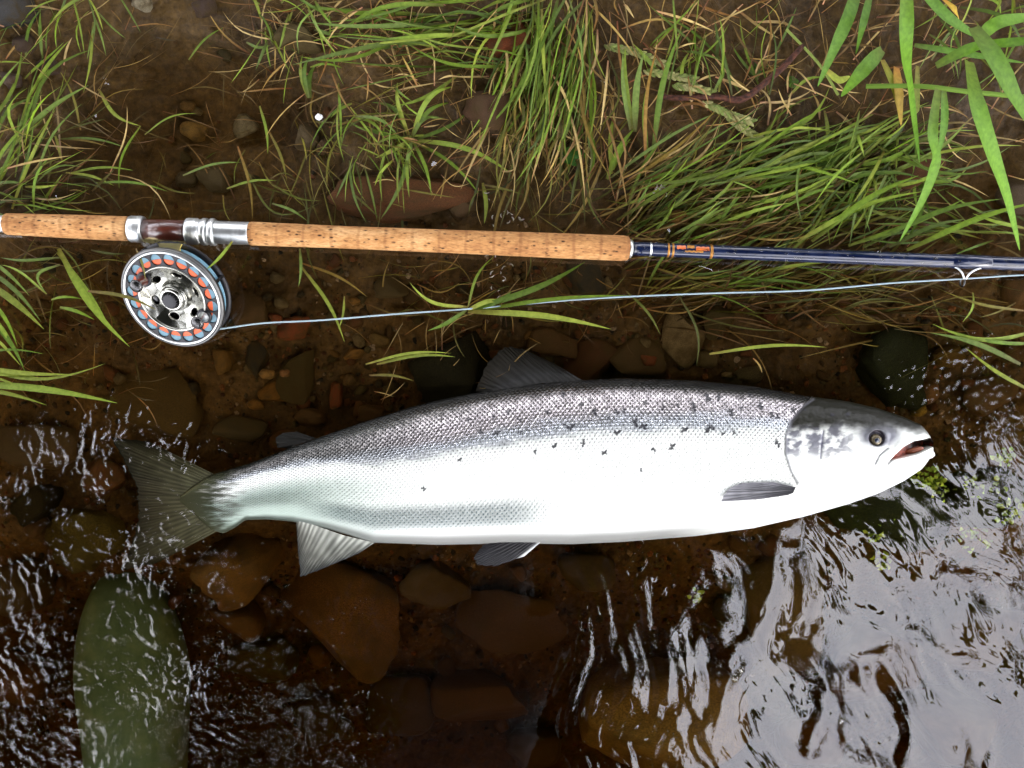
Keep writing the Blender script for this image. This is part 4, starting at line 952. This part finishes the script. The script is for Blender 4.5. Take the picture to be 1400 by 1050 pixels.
tuft('flat spray of green blades lying on the water at the left edge near the tail', None, [
    ((-60, 524), (160, 551), 10, {'bend': .03}), ((-60, 496), (100, 512), 7, {'bend': -.03}), ((-60, 518), (66, 520), 6, {}), ((-60, 490), (144, 497), 5, {'bend': -.12}), ((-60, 530), (64, 554), 6, {'bend': .05}), ((-50, 508), (40, 535), 4, {}), ((-60, 500), (60, 484), 4, {'bend': .1})])
tuft('star-shaped green tuft growing at the muddy edge above the long rust slab', None, [
    ((563, 190), (622, 118), 8, {'rise': .03}), ((563, 190), (618, 140), 7, {'rise': .02}), ((566, 192), (700, 238), 8, {'rise': .012}), ((562, 192), (513, 216), 6, {}), ((563, 190), (600, 160), 7, {'rise': .02}), ((560, 188), (544, 110), 6, {'rise': .015}), ((563, 192), (520, 300), 6, {'bend': .08}), ((565, 192), (655, 265), 5, {}), ((566, 192), (645, 148), 6, {'bend': -.1}), ((560, 192), (500, 172), 5, {}), ((563, 190), (590, 268), 5, {}), ((560, 190), (508, 140), 6, {'bend': -.2}), ((563, 190), (552, 232), 6, {})])
tuft('small upright green tuft among roots left of the bent grass', None, [((422, 134), (424, 76), 7, {'z0': .02, 'rise': .01}), ((424, 134), (432, 88), 8, {'z0': .02}), ((420, 132), (414, 74), 5, {'z0': .02}), ((424, 92), (470, 94), 4, {'z0': .02})])
tuft('upright green tuft with yellow bases beside the twig at upper centre', None, [
    ((865, 178), (855, 66), 8, {'z1': .05}), ((862, 178), (852, 70), 6, {'z1': .05}), ((868, 180), (880, 72), 9, {'z1': .06}), ((830, 245), (868, 175), 8, {}), ((838, 232), (862, 190), 7, {}), ((885, 210), (884, 120), 6, {'z1': .03}), ((836, 238), (842, 150), 6, {}), ((893, 205), (932, 40), 8, {'z1': .06}), ((896, 200), (905, 130), 5, {}), ((882, 224), (900, 60), 5, {'z1': .05, 'c': (.2, .12, .03)})])
tuft('loose green blades spread on the water at the right edge below the line', None, [
    ((1420, 452), (1275, 443), 6, {'bend': .12}), ((1395, 498), (1272, 455), 7, {'bend': -.04}), ((1420, 470), (1300, 452), 5, {}), ((1410, 535), (1320, 475), 5, {}), ((1400, 425), (1290, 398), 4, {'pal': OLIVEG}), ((1330, 400), (1316, 440), 4, {})])
tuft('tuft of green blades over the blue rod at the right edge', None, [
    ((1240, 342), (1420, 276), 8, {'bend': .04, 'z1': .03}), ((1180, 338), (1370, 272), 7, {'bend': .06, 'z1': .02}), ((1216, 338), (1320, 300), 6, {}), ((1160, 336), (1318, 272), 7, {'bend': -.03}), ((1400, 312), (1330, 292), 5, {}), ((1110, 330), (1256, 240), 8, {'z1': .03}), ((1090, 330), (1260, 262), 7, {'z1': .02})])
lone = [
 ((413, 366), (471, 468), 5, 'long green blade crossing the fly line near its left end', {}),
 ((413, 360), (502, 406), 4, 'olive blade slanting from the cork grip towards the line', {'pal': OLIVEG}),
 ((410, 340), (408, 392), 4, 'short upright green blade below the front of the cork grip', {}),
 ((471, 405), (463, 450), 3, 'thin short blade standing on the fly line right of the long crossing one', {}),
 ((500, 498), (616, 483), 4, 'upper of two parallel green blades lying on the bed above the back', {}),
 ((515, 498), (622, 488), 5, 'lower of two parallel green blades lying on the bed above the back', {}),
 ((505, 513), (566, 521), 4, 'short olive blade beneath the parallel pair', {'pal': OLIVEG}),
 ((970, 484), (1130, 475), 5, 'green blade lying above the back right of the pale tan stone', {'bend': .04}),
 ((928, 404), (952, 500), 4, 'thin curved blade lying over the pale tan stone', {'pal': OLIVEG, 'bend': .12}),
 ((856, 398), (903, 458), 4, 'thin blade left of the pale tan stone', {'pal': OLIVEG}),
 ((186, 340), (199, 384), 3, 'pale thin blade tip lying over the reel\'s wooden handle', {'z0': .03, 'z1': .06, 'rise': .002, 'c': (.16, .15, .05)}),
 ((120, 398), (214, 424), 5, 'olive blade reaching over the left side of the reel', {'z0': .03, 'z1': .045, 'pal': OLIVEG}),
 ((318, 330), (280, 370), 4, 'short green blade hanging over the top right of the reel', {'z0': .03, 'z1': .04}),
 ((130, 250), (230, 262), 4, 'faint green blade in the shallow water left of the reel seat', {}),
 ((95, 237), (182, 233), 4, 'upper green blade lying level in the mud left of the reel seat', {}),
 ((90, 236), (156, 254), 4, 'green blade slanting under the level one left of the reel seat', {}),
 ((80, 190), (172, 202), 4, 'green blade lying in the mud near the left bank', {}),
 ((135, 122), (192, 172), 5, 'bent green blade at the left of the muddy puddle', {'bend': -.15}),
 ((192, 172), (163, 258), 3, 'thin blade continuing down the left of the puddle', {'bend': -.1}),
 ((258, 82), (305, 38), 4, 'short dark green blade at the top of the puddle', {}),
 ((198, 184), (268, 155), 3, 'thin curved green blade in the puddle centre', {'bend': .1}),
 ((250, 240), (330, 222), 4, 'green blade lying right of the puddle bottom', {}),
 ((310, 258), (378, 247), 4, 'green blade just right of the puddle, near the cork', {}),
 ((355, 145), (366, 210), 4, 'pale green blade standing right of the gritty stone', {}),
 ((368, 180), (392, 248), 4, 'olive blade left of the rust slab', {'pal': OLIVEG}),
 ((336, 230), (440, 276), 3, 'arched thin blade left of the rust slab', {'bend': -.35, 'pal': OLIVEG}),
 ((325, 200), (345, 300), 4, 'olive blade running down to the metal barrel', {'pal': OLIVEG}),
 ((372, 278), (420, 302), 4, 'short green blade touching the front of the long cork grip', {}),
 ((660, 250), (662, 306), 6, 'green blade dipping behind the long cork grip', {}),
 ((1030, 490), (1042, 510), 3, 'tiny straw stem above the back', {'pal': STRAW}),
]
for p0, p1, wpx, lab, kw in lone:
    z0 = max(surf(*p0) + .003, .0015) ; kw = dict(kw); kw.setdefault('z0', z0); kw.setdefault('z1', max(surf(*p1) + .003, .001)); kw.setdefault('rise', .002)
    blade_obj(p0, p1, wpx, name='grass_stalk', label=lab, cat='grass', **kw)

# broad-leaved reed grass at the upper right
reed = bpy.data.objects.new('reed_plant', None); C.objects.link(reed); reed['label'] = 'broad-leaved bright green reed grass hanging in at the top right corner'; reed['category'] = 'plant'
RG = np.array([(.085, .185, .018), (.075, .165, .022), (.10, .21, .025)])
for path, wp in [
    ([(1180, -40, .10), (1160, 20, .12), (1142, 62, .11), (1118, 118, .09)], 17), ([(1190, -10, .08), (1180, 30, .09), (1170, 74, .06)], 11),
    ([(1240, -60, .16), (1238, 20, .17), (1238, 80, .15), (1246, 140, .10), (1257, 222, .04)], 20),
    ([(1240, -40, .13), (1290, 20, .14), (1345, 55, .12)], 17), ([(1330, 38, .16), (1358, 80, .17), (1385, 130, .16), (1420, 190, .13)], 27),
    ([(1280, 90, .07), (1330, 66, .09), (1390, 58, .12), (1460, 50, .12)], 15), ([(1324, 84, .10), (1334, 140, .13), (1352, 200, .12), (1376, 270, .08), (1394, 342, .03)], 25),
    ([(1282, 122, .07), (1274, 180, .08), (1278, 220, .06), (1262, 270, .04), (1230, 330, .02)], 17), ([(1290, 124, .07), (1290, 170, .07), (1282, 215, .05)], 12),
    ([(1206, 68, .06), (1180, 95, .07), (1150, 132, .04)], 19), ([(1340, 50, .14), (1370, 30, .15), (1440, 20, .13)], 16), ([(1250, 62, .05), (1320, 74, .06), (1400, 86, .06)], 10)]:
    blade_obj((0, 0), (0, 0), wp, path=path, parent=reed, c=pick(RG), n=26, name='leaf', roll=.2)
tube('stem', [P(1184, 118, .05), P(1260, 118, .06), P(1330, 126, .06), P(1440, 136, .06)], .0022, mat('reed_stem', (.08, .14, .015), .6, 0, .15), reed, n=20)
tube('stem', [P(1075, 40, .03), P(1120, 88, .03), P(1146, 130, .03)], .0013, mat('pale_reed_stem', (.12, .15, .03), .6, 0, .15), reed, n=16)
for path, wp, cc in [([(1225, 92, .04), (1228, 130, .05), (1232, 172, .03)], 15, (.32, .22, .04)), ([(1206, 82, .04), (1222, 120, .05), (1228, 150, .04)], 12, (.20, .22, .03)), ([(1290, 0, .05), (1305, 14, .06), (1312, 30, .04)], 11, (.42, .30, .05)), ([(1130, 96, .04), (1146, 110, .045), (1162, 104, .04)], 12, (.30, .36, .06)), ([(1254, 90, .03), (1252, 150, .04), (1248, 162, .02)], 10, (.14, .18, .03))]:
    blade_obj((0, 0), (0, 0), wp, path=path, parent=reed, c=cc, tipc=cc, n=16, name='leaf', label='yellowing lower leaf')

# masses of grass that nobody could count
def mass(spec, bl):
    for (n_, box, am, asd, L, W_, pal, zr, rise) in spec:
        for q in range(n_):
            px = RNG.uniform(box[0], box[2]); py = RNG.uniform(box[1], box[3]); a = R(RNG.normal(am, asd)); l_ = RNG.uniform(*L)
            z0 = max(surf(px, py), -.05) + RNG.uniform(*zr); q1 = (px + l_ * math.cos(a), py - l_ * math.sin(a))
            if zr[1] > .0: z1 = max(max(surf(*q1), .0005) + RNG.uniform(0, .012) * (rise > .004), z0 - .004)
            else: z1 = min(z0 + RNG.uniform(-.004, .004), -.002); z0 = min(z0, -.002)
            bl.add(blade_geo(P(px, py, z0)[:], P(*q1, z1)[:], RNG.uniform(*W_) * (.82 if l_ > 60 else .9) * S, RNG.normal(0, .09), RNG.uniform(0, rise), RNG.normal(0, .6), pick(pal) * RNG.uniform(.45, 1.25), 8, pick(pal) if RNG.uniform() < .3 else None))
gA = (.0, .010)
green = Blades(); mass([
    # count, box of roots, direction deg (0 = right, 90 = up), spread, length px, width px, palette, height over ground, rise
    (54, (700, -30, 815, 60), -103, 12, (90, 220), (3, 7), GREEN, gA, .02),
    (36, (720, 60, 800, 150), -100, 20, (60, 130), (3, 6), GREEN, gA, .015),
    (34, (560, -10, 760, 60), 185, 10, (90, 230), (4, 8), GREEN, gA, .015),
    (34, (600, 40, 760, 110), 178, 14, (70, 180), (3, 7), GREEN, gA, .015),
    (30, (330, -20, 460, 60), -60, 40, (30, 90), (3, 5), GREEN, gA, .01),
    (80, (830, 240, 1120, 325), 28, 14, (80, 210), (3, 7), GREEN, gA, .014),
    (70, (960, 190, 1240, 260), 12, 16, (70, 170), (4, 8), GREEN, gA, .014),
    (36, (840, 300, 1180, 335), 42, 14, (50, 130), (3, 6), GREEN, gA, .014),
    (24, (-30, 180, 50, 295), 62, 16, (70, 170), (4, 8), GREEN, gA, .02),
    (14, (-40, 60, 60, 170), 50, 28, (50, 130), (3, 6), GREEN, gA, .015),
    (20, (-30, 250, 60, 300), 20, 25, (40, 100), (3, 5), GREEN, gA, .01),
    (16, (60, -20, 160, 40), -100, 30, (40, 100), (3, 6), GREEN, gA, .01),
    (46, (1080, 150, 1260, 235), -95, 26, (40, 120), (3, 7), GREEN, gA, .012),
    (34, (880, 60, 1080, 140), 80, 30, (40, 110), (3, 6), GREEN, gA, .012),
    (30, (1260, -30, 1420, 90), -40, 60, (40, 110), (3, 6), GREEN, gA, .02),
    (36, (860, 362, 1060, 400), 20, 16, (60, 150), (3, 6), GREEN * .8, (.0, .012), .006),
    (40, (460, 110, 560, 230), -60, 40, (30, 90), (3, 6), GREEN, gA, .01),
    (24, (1240, 290, 1420, 330), 170, 20, (50, 140), (3, 6), GREEN, gA, .008),
], green); green.build('grass', 'leaf', kind='stuff', label='fresh green grass trailing over the muddy bank')
olive = Blades(); mass([
    (130, (820, 250, 1150, 335), 28, 14, (60, 190), (3, 6), OLIVEG, (-.002, .006), .006),
    (120, (840, 345, 1200, 430), 18, 18, (50, 170), (3, 5), OLIVEG, (-.004, .012), .004),
    (60, (700, 60, 830, 240), -100, 16, (60, 150), (3, 6), OLIVEG, gA, .01),
    (40, (640, 180, 860, 300), 30, 40, (30, 110), (2, 4), OLIVEG, gA, .006),
    (26, (-30, 150, 130, 300), 50, 40, (40, 130), (2, 5), OLIVEG, gA, .01),
    (24, (-30, 330, 140, 470), -20, 40, (40, 110), (2, 4), OLIVEG, (.0, .02), .004),
    (40, (400, 120, 560, 280), -50, 40, (40, 120), (2, 4), OLIVEG, gA, .006),
    (20, (180, 200, 440, 300), -30, 60, (30, 90), (2, 4), OLIVEG, (.0, .02), .003),
    (26, (440, 350, 840, 440), 10, 40, (30, 90), (2, 3.5), OLIVEG, (.0, .02), .003),
    (26, (1200, 390, 1420, 470), 175, 25, (50, 150), (2, 4), OLIVEG, (.0, .02), .004),
], olive); olive.build('faded_grass', 'leaf', kind='stuff', label='faded olive grass lying flat and partly under water')
dead = Blades(); mass([
    (170, (840, -30, 1300, 180), 20, 70, (15, 90), (1.6, 5), STRAW, (.0, .008), .006),
    (120, (330, -30, 640, 130), 170, 50, (20, 110), (1.5, 4), STRAW, (.0, .008), .008),
    (90, (680, -20, 850, 200), -95, 22, (40, 140), (2, 5), STRAW, gA, .012),
    (90, (480, 60, 720, 260), 10, 80, (15, 80), (1.3, 3), STRAW, gA, .006),
    (110, (830, 230, 1120, 330), 30, 22, (40, 140), (2, 4), STRAW * .8, (-.002, .006), .006),
    (60, (-30, -20, 160, 290), 50, 60, (20, 110), (1.5, 4), STRAW * .8, gA, .008),
    (40, (1160, 130, 1400, 340), 5, 30, (30, 110), (1.5, 4), STRAW * .8, (.0, .01), .004),
    (30, (500, 400, 720, 560), 80, 60, (20, 80), (1.2, 2.5), STRAW * .7, (.0, .02), .003),
], dead); dead.build('dead_grass', 'straw', kind='stuff', label='dry straw and pale dead stems littered over the bank')
roots = Blades(); mass([
    (280, (600, -30, 1300, 260), 40, 80, (8, 60), (1.0, 2.6), BROWNG, (.0, .005), .004),
    (160, (300, -30, 640, 280), 120, 70, (12, 80), (.9, 2.2), BROWNG, (.0, .006), .004),
    (130, (840, 345, 1240, 450), 20, 26, (40, 160), (2, 4), BROWNG, (-.002, .014), .003),
    (80, (850, 250, 1180, 340), 28, 20, (50, 160), (2, 4.5), BROWNG * 1.3, (-.002, .006), .004),
    (60, (0, 0, 420, 300), 30, 80, (20, 90), (1., 2.4), BROWNG, (.0, .01), .003),
    (50, (560, 360, 860, 480), 60, 60, (14, 70), (1., 2.2), BROWNG, (.0, .012), .003),
    (50, (0, 330, 200, 540), 0, 60, (20, 90), (1.2, 3), BROWNG, (.0, .012), .003),
], roots); roots.build('root_litter', 'straw', kind='stuff', label='brown root fibres and rotting stems matted on the mud and under water')

# ------------------------------------------------------------------ small finds on the bank
tw = tube('twig', [P(905, 132, .016), P(930, 134, .017), P(975, 132, .019), P(1012, 136, .020), P(1040, 118, .024), P(1070, 92, .028), P(1098, 62, .030)], [.0022, .0029, .0025, .0035, .0028, .0030, .0022], M['twig'], n=60, seg=14, label='dark reddish bent twig lying in the grass at the upper right', cat='twig')
def round_leaf(px, py, r_, z, col, label, lobes=0):
    n_ = 40; a = np.linspace(0, 2 * np.pi, n_, endpoint=False); V = []; Cc = []
    for q in range(7):
        f = q / 6; rr_ = r_ * S * f * (1 + .05 * np.cos(a * 5)) * (1 - .12 * np.exp(-((a - 3.4) / .2) ** 2)); c_ = P(px, py, z)
        V.append(np.stack([c_.x + rr_ * np.cos(a), c_.y + .9 * rr_ * np.sin(a), z + .0012 * np.cos(a * 3) * f + .0022 * (1 - f)], -1)); Cc.append(np.repeat([np.array(col) * (1.05 - .15 * f)], n_, 0) * (1 + .15 * np.cos(a * 9))[:, None])
    link('leaf', mesh_np('leaf', np.vstack(V), grid_faces(7, n_, True), M['leaf'], attrs={'col': np.clip(np.vstack(Cc), 0, 1)}), label=label, cat='leaf')
round_leaf(784, 213, 15, .012, (.030, .10, .012), 'round dark green leaf lying on the mud below the grass')
round_leaf(1035, 92, 15, .012, (.05, .10, .02), 'dull round green leaf beside the twig')
round_leaf(812, 772, 14, -.055, (.20, .065, .018), 'orange-brown leaf sunk below the salmon\'s belly')
round_leaf(1082, 112, 9, .012, (.07, .14, .02), 'small round green leaf right of the twig')
# seed heads
def seed_head(pts, label):
    V0, F0 = ICO[2]; VL, FL, CL = [], [], []
    pts = np.array([P(a, b, c)[:] for a, b, c in pts]); n_ = 26
    for q in range(n_):
        t = q / (n_ - 1) * (len(pts) - 1); k = min(int(t), len(pts) - 2); c = pts[k] + (pts[k + 1] - pts[k]) * (t - k); d_ = pts[k + 1] - pts[k]; ang = math.atan2(d_[1], d_[0]) + (.5 if q % 2 else -.5)
        V = V0 * [.0044, .0017, .0015]; V = V @ np.array([[math.cos(ang), math.sin(ang), 0], [-math.sin(ang), math.cos(ang), 0], [0, 0, 1]])
        off = np.array([-math.sin(ang), math.cos(ang), 0]) * (.0018 if q % 2 else -.0018)
        FL.append(F0 + len(VL) * len(V0)); VL.append(V + c + off + [0, 0, RNG.uniform(0, .002)]); CL.append(np.repeat([pick(np.array([(.20, .22, .08), (.15, .20, .06), (.26, .26, .12)]))], len(V0), 0))
    link('seed_head', mesh_np('seed_head', np.vstack(VL), np.vstack(FL), M['leaf'], attrs={'col': np.clip(np.vstack(CL), 0, 1)}), label=label, cat='seed head')
seed_head([(832, 64, .02), (870, 72, .02), (912, 90, .018)], 'pale green grass seed head left of the twig, topmost of them')
seed_head([(886, 98, .018), (930, 106, .02), (952, 110, .018)], 'pale green grass seed head just above the twig')
seed_head([(925, 118, .018), (950, 120, .02), (975, 128, .018)], 'short pale seed head touching the twig from above')
seed_head([(966, 142, .016), (1000, 158, .018), (1030, 168, .015)], 'pale seed head just below the twig')
seed_head([(996, 160, .014), (1015, 176, .015), (1038, 190, .012)], 'lowest pale seed head below the twig')
me = stone_mesh(950, 3, .3, .1); me.materials.clear(); me.materials.append(M['white'])
w_ = link('pellet', me, None, 'tiny bright white pellet lying on the mud above the long cork grip', 'pellet', loc=P(436, 160, .003)); w_.scale = (.0036, .0034, .003)
def fluff(px, py, n_, sp_, z, label):
    b = Blades()
    for q in range(n_):
        a = RNG.uniform(0, 6.28); r_ = abs(RNG.normal(0, sp_)); x0, y0 = px + r_ * math.cos(a), py + r_ * math.sin(a); a2 = RNG.uniform(0, 6.28); L = RNG.uniform(3, 9)
        b.add(blade_geo(P(x0, y0, z)[:], P(x0 + L * math.cos(a2), y0 + L * math.sin(a2), z + .001)[:], RNG.uniform(1, 2.4) * S, .2, .001, .4, np.array([.22, .22, .21]), 5))
    b.build('plant_fluff', 'straw', label=label, cat='plant fluff')
fluff(903, 258, 12, 7, .008, 'small white tuft of fluff caught in the grass above the rod')
fluff(695, 292, 16, 18, .002, 'white bits of fluff floating against the upper side of the cork grip')
fluff(684, 372, 14, 18, .002, 'white bits of fluff floating just below the cork grip')
fluff(829, 112, 5, 3, .02, 'tiny white speck of fluff in the grass left of the twig')
# moss fronds on the boulder below the chin
def moss(name, clumps, label):
    b = Blades()
    for (px, py, rr_, n_, z) in clumps:
        for q in range(n_):
            a = RNG.uniform(0, 6.28); r_ = rr_ * RNG.uniform() ** .5; x0, y0 = px + r_ * math.cos(a), py + r_ * .8 * math.sin(a); a2 = RNG.uniform(0, 6.28); L = RNG.uniform(4, 9)
            b.add(blade_geo(P(x0, y0, z + RNG.uniform(-.004, .004))[:], P(x0 + L * math.cos(a2), y0 + L * math.sin(a2), z + RNG.uniform(-.003, .006))[:], RNG.uniform(4, 7) * S, .1, .002, .3, pick(np.array([(.13, .22, .015), (.20, .28, .03), (.08, .13, .015)])), 5))
    b.build(name, 'leaf', kind='stuff', label=label)
moss('moss', [(1205, 690, 28, 90, -.018), (1225, 712, 26, 70, -.016), (1262, 655, 24, 60, -.016), (1195, 730, 14, 24, -.02), (1205, 765, 12, 16, -.03), (1285, 668, 20, 30, -.016), (1372, 625, 14, 26, -.012), (1345, 670, 30, 40, -.018), (952, 812, 10, 16, -.03), (1330, 735, 24, 30, -.02), (1378, 700, 20, 30, -.016)], 'bright yellow-green water moss on the boulders below the salmon\'s chin')

# ------------------------------------------------------------------ the angler standing beside the fish (boot toe in view, body mirrored in the water)
person = bpy.data.objects.new('person', None); C.objects.link(person); person.location = (0, 0, 0)
person['label'] = 'angler of whom only a green rubber boot toe shows under rippling water at lower left'; person['category'] = 'person'
def boot(name, toe, heel, top_z, wmax, hmax, zb):
    """rubber boot: foot lofted from toe to heel"""
    toe = np.array(toe); heel = np.array(heel); n_, sg = 90, 48; V = []; d_ = (heel - toe); L = np.linalg.norm(d_); d_ = d_ / L; pr = np.array([-d_[1], d_[0]])
    for q in range(n_):
        t = (q / (n_ - 1)) ** 2.2; w_ = wmax / 2 * math.sqrt(max(0, 1 - (1 - min(t / .42, 1)) ** 2.1)) * (1 - .26 * max(0, min(1, (t - .3) / .4))) * math.sqrt(max(0, 1 - max(0, (t - .9) / .1) ** 2 * .98)); h_ = (hmax * .72 + hmax * .6 * max(0, min(1, (t - .3) / .5))) * math.sqrt(max(.0, 1 - (1 - min(t / .22, 1)) ** 2.2))
        c = toe + d_ * L * t
        for a in np.linspace(0, 2 * np.pi, sg, endpoint=False):
            ca, sa = math.cos(a), math.sin(a); x_w = w_ * np.sign(ca) * abs(ca) ** .8; zz_ = h_ * (max(sa, 0) ** .8) - .004 * (sa < 0); xy = c + pr * x_w; V.append((xy[0], xy[1], zb + zz_))
    return link(name, mesh_np(name, np.array(V), grid_faces(n_, sg, True)[:, ::-1], M['rubber']), person)
t0 = P(154, 778, -.05); h0 = P(188, 1260, -.05)
boot('boot', t0[:2], (h0.x, h0.y), 0, .122, .048, -.082)
boot('boot', (.10, -.52), (.13, -.83), 0, .115, .055, -.15)
ankx, anky = h0.x * .93 + t0.x * .07, h0.y * .93 + t0.y * .07
def skin_figure(name, joints, edges, material, root, parent=person, sub=2):
    me = bpy.data.meshes.new(name); me.from_pydata([j[0] for j in joints], edges, []); me.materials.append(material)
    o = link(name, me, parent); md = o.modifiers.new('skin', 'SKIN'); md.use_smooth_shade = True
    for i, j in enumerate(joints): me.skin_vertices[0].data[i].radius = (j[1], j[1] * (j[2] if len(j) > 2 else 1)); me.skin_vertices[0].data[i].use_root = (i == root)
    s_ = o.modifiers.new('sub', 'SUBSURF'); s_.levels = s_.render_levels = sub; return o
J = [((-.14, -.84, .86), .16), ((-.12, -.80, 1.06), .15), ((-.08, -.70, 1.28), .17), ((-.05, -.62, 1.42), .11), ((-.03, -.56, 1.50), .06), ((-.02, -.50, 1.58), .09), ((-.02, -.47, 1.67), .085),
     ((-.24, -.84, .80), .10), ((-.30, -.72, .44), .075), ((ankx, anky, .02), .06), ((ankx, anky, -.08), .055),
     ((-.04, -.86, .80), .10), ((.06, -.78, .44), .075), ((.12, -.80, .02), .06), ((.12, -.80, -.12), .055),
     ((-.26, -.64, 1.38), .075), ((-.34, -.50, 1.18), .055), ((-.14, -.36, 1.10), .04), ((-.07, -.30, 1.12), .03),
     ((.12, -.64, 1.38), .075), ((.20, -.50, 1.18), .055), ((.06, -.36, 1.10), .04), ((.03, -.30, 1.12), .03)]
E = [(0, 1), (1, 2), (2, 3), (3, 4), (4, 5), (5, 6), (0, 7), (7, 8), (8, 9), (9, 10), (0, 11), (11, 12), (12, 13), (13, 14), (3, 15), (15, 16), (16, 17), (17, 18), (3, 19), (19, 20), (20, 21), (21, 22)]
skin_figure('body', J, E, M['jacket'], 0)
for sx, bx_ in ((-1, -.06), (1, .02)):
    for q in range(4):
        r_ = .0085; x0 = bx_ + sx * .0 + q * .014 * sx * -1
        skin_figure('finger', [((x0, -.29, 1.125 + q * .004), r_), ((x0 - sx * .0, -.262 + q * .003, 1.13), r_), ((x0, -.245 + q * .004, 1.118), r_ * .9)], [(0, 1), (1, 2)], M['skin'], 0, sub=1)
    skin_figure('thumb', [((bx_ + sx * .012, -.30, 1.11), .010), ((bx_ + sx * .004, -.275, 1.098), .009), ((bx_ - sx * .004, -.258, 1.10), .008)], [(0, 1), (1, 2)], M['skin'], 0, sub=1)
lathe('cap', [(.10, -.02), (.102, .02), (.09, .06), (.05, .09), (0, .095)], M['wader'], person, 32, loc=(-.02, -.47, 1.68), rot=(R(-35), 0, 0))

# ------------------------------------------------------------------ trees over the bank, mirrored in the water; outer ones added to block skylight
def tree(base, tops, clumps, label, seed):
    r = np.random.default_rng(seed)
    t = bpy.data.objects.new('overhanging_tree', None); C.objects.link(t); t['label'] = label; t['category'] = 'tree'; t['group'] = 'trees leaning over the bank'
    tube('trunk', [base] + tops, [.14, .11, .07, .03], M['bark'], t, n=24, seg=12)
    V, Cc = [], []
    for (cx, cy_, cz, rr_, n_) in clumps:
        tube('limb', [tops[-2], ((tops[-2][0] + cx) / 2, (tops[-2][1] + cy_) / 2, max(tops[-2][2], cz) + .1), (cx, cy_, cz)], [.035, .02, .006], M['bark'], t, n=14, seg=7)
        p = r.normal(size=(n_, 3)) * [rr_ * .5, rr_ * .5, rr_ * .3] + [cx, cy_, cz]; a = r.uniform(0, 6.28, n_); tl = r.normal(0, .5, n_); L = r.uniform(.04, .075, n_); W_ = L * .55
        dx = np.stack([np.cos(a) * np.cos(tl), np.sin(a) * np.cos(tl), np.sin(tl)], -1); dy = np.stack([-np.sin(a), np.cos(a), r.normal(0, .3, n_)], -1)
        q = np.stack([p - dx * L[:, None], p + dy * W_[:, None] / 1, p + dx * L[:, None], p - dy * W_[:, None]], 1); V.append(q.reshape(-1, 3)); Cc.append(np.repeat(GREEN[r.integers(0, 5, n_)] * .5, 4, 0))
    V = np.vstack(V); n_ = len(V) // 4; F = np.arange(n_ * 4).reshape(-1, 4)
    link('crown', mesh_np('crown', V, F, M['leaf'], False, {'col': np.vstack(Cc)}), t)
def clump_grid(x0, x1, y0, y1, z0, z1, step, rr_, n_, seed, cond=lambda x, y: True):
    r = np.random.default_rng(seed); o = []
    for x in np.arange(x0, x1, step):
        for y in np.arange(y0, y1, step):
            xx, yy = x + r.uniform(-.2, .2), y + r.uniform(-.2, .2)
            if cond(xx, yy): o.append((xx, yy, r.uniform(z0, z1), rr_, n_))
    return o
EXTRA = clump_grid(2.2, 3.6, .35, 3.0, 3.0, 4.4, .55, .55, 700, 12)
tree((-1.6, 2.4, .3), [(-1.5, 2.0, 1.8), (-1.0, 1.3, 3.4), (-.6, .6, 4.6)], clump_grid(-2.8, .5, -.9, 2.6, 3.0, 4.4, .55, .55, 900, 1), 'alder leaning over the stream from the bank behind the short grip', 1)
tree((1.4, 3.0, .3), [(1.3, 2.7, 1.8), (1.0, 2.1, 3.4), (.8, 1.6, 4.4)], clump_grid(.2, 2.4, -.75, 3.0, 3.0, 4.4, .55, .52, 720, 2, lambda x, y: y > -.95 + (x - .5) * .42) + EXTRA, 'alder leaning over the bank behind the blue end of the rod', 2)
tree((-3.4, -.4, .2), [(-3.2, -.4, 1.8), (-2.6, -.6, 3.2), (-1.8, -.8, 4.2)], clump_grid(-3.0, .75, -2.6, -.8, 3.0, 4.2, .58, .5, 400, 3, lambda x, y: not (x < -2.5 and y < -1.7)), 'alder reaching over the water from the far left', 3)

tree((5.6, -.6, -.1), [(5.5, -.6, 1.6), (5.2, -.8, 3.0), (4.9, -1.0, 4.2)], clump_grid(3.5, 7.0, -4.6, 3.2, 2.6, 4.6, .85, .62, 300, 4), 'alder on the far side of the stream beyond the salmon\'s head', 4)  # from here on: crowns out of view, added to darken the ambient light
tree((.4, -5.4, -.1), [(.4, -5.3, 1.6), (.3, -5.0, 3.0), (.2, -4.7, 4.2)], clump_grid(-3.4, 4.4, -6.6, -3.0, 2.6, 4.6, .85, .62, 300, 5), 'unseen alder added to block skylight behind the angler', 5)
tree((-5.8, 1.6, .5), [(-5.7, 1.5, 1.8), (-5.2, 1.3, 3.0), (-4.8, 1.2, 4.2)], clump_grid(-6.6, -3.0, -2.0, 5.0, 2.0, 4.6, .9, .65, 280, 6), 'unseen alder added to cut low skylight beyond the reel end of the rod', 6)
tree((1.5, 6.0, .8), [(1.5, 5.8, 2.0), (1.4, 5.2, 3.4), (1.2, 4.8, 4.4)], clump_grid(-3.0, 5.6, 3.2, 6.6, 2.0, 4.6, .9, .65, 280, 7), 'unseen alder added to cut low skylight behind the top of the bank', 7)
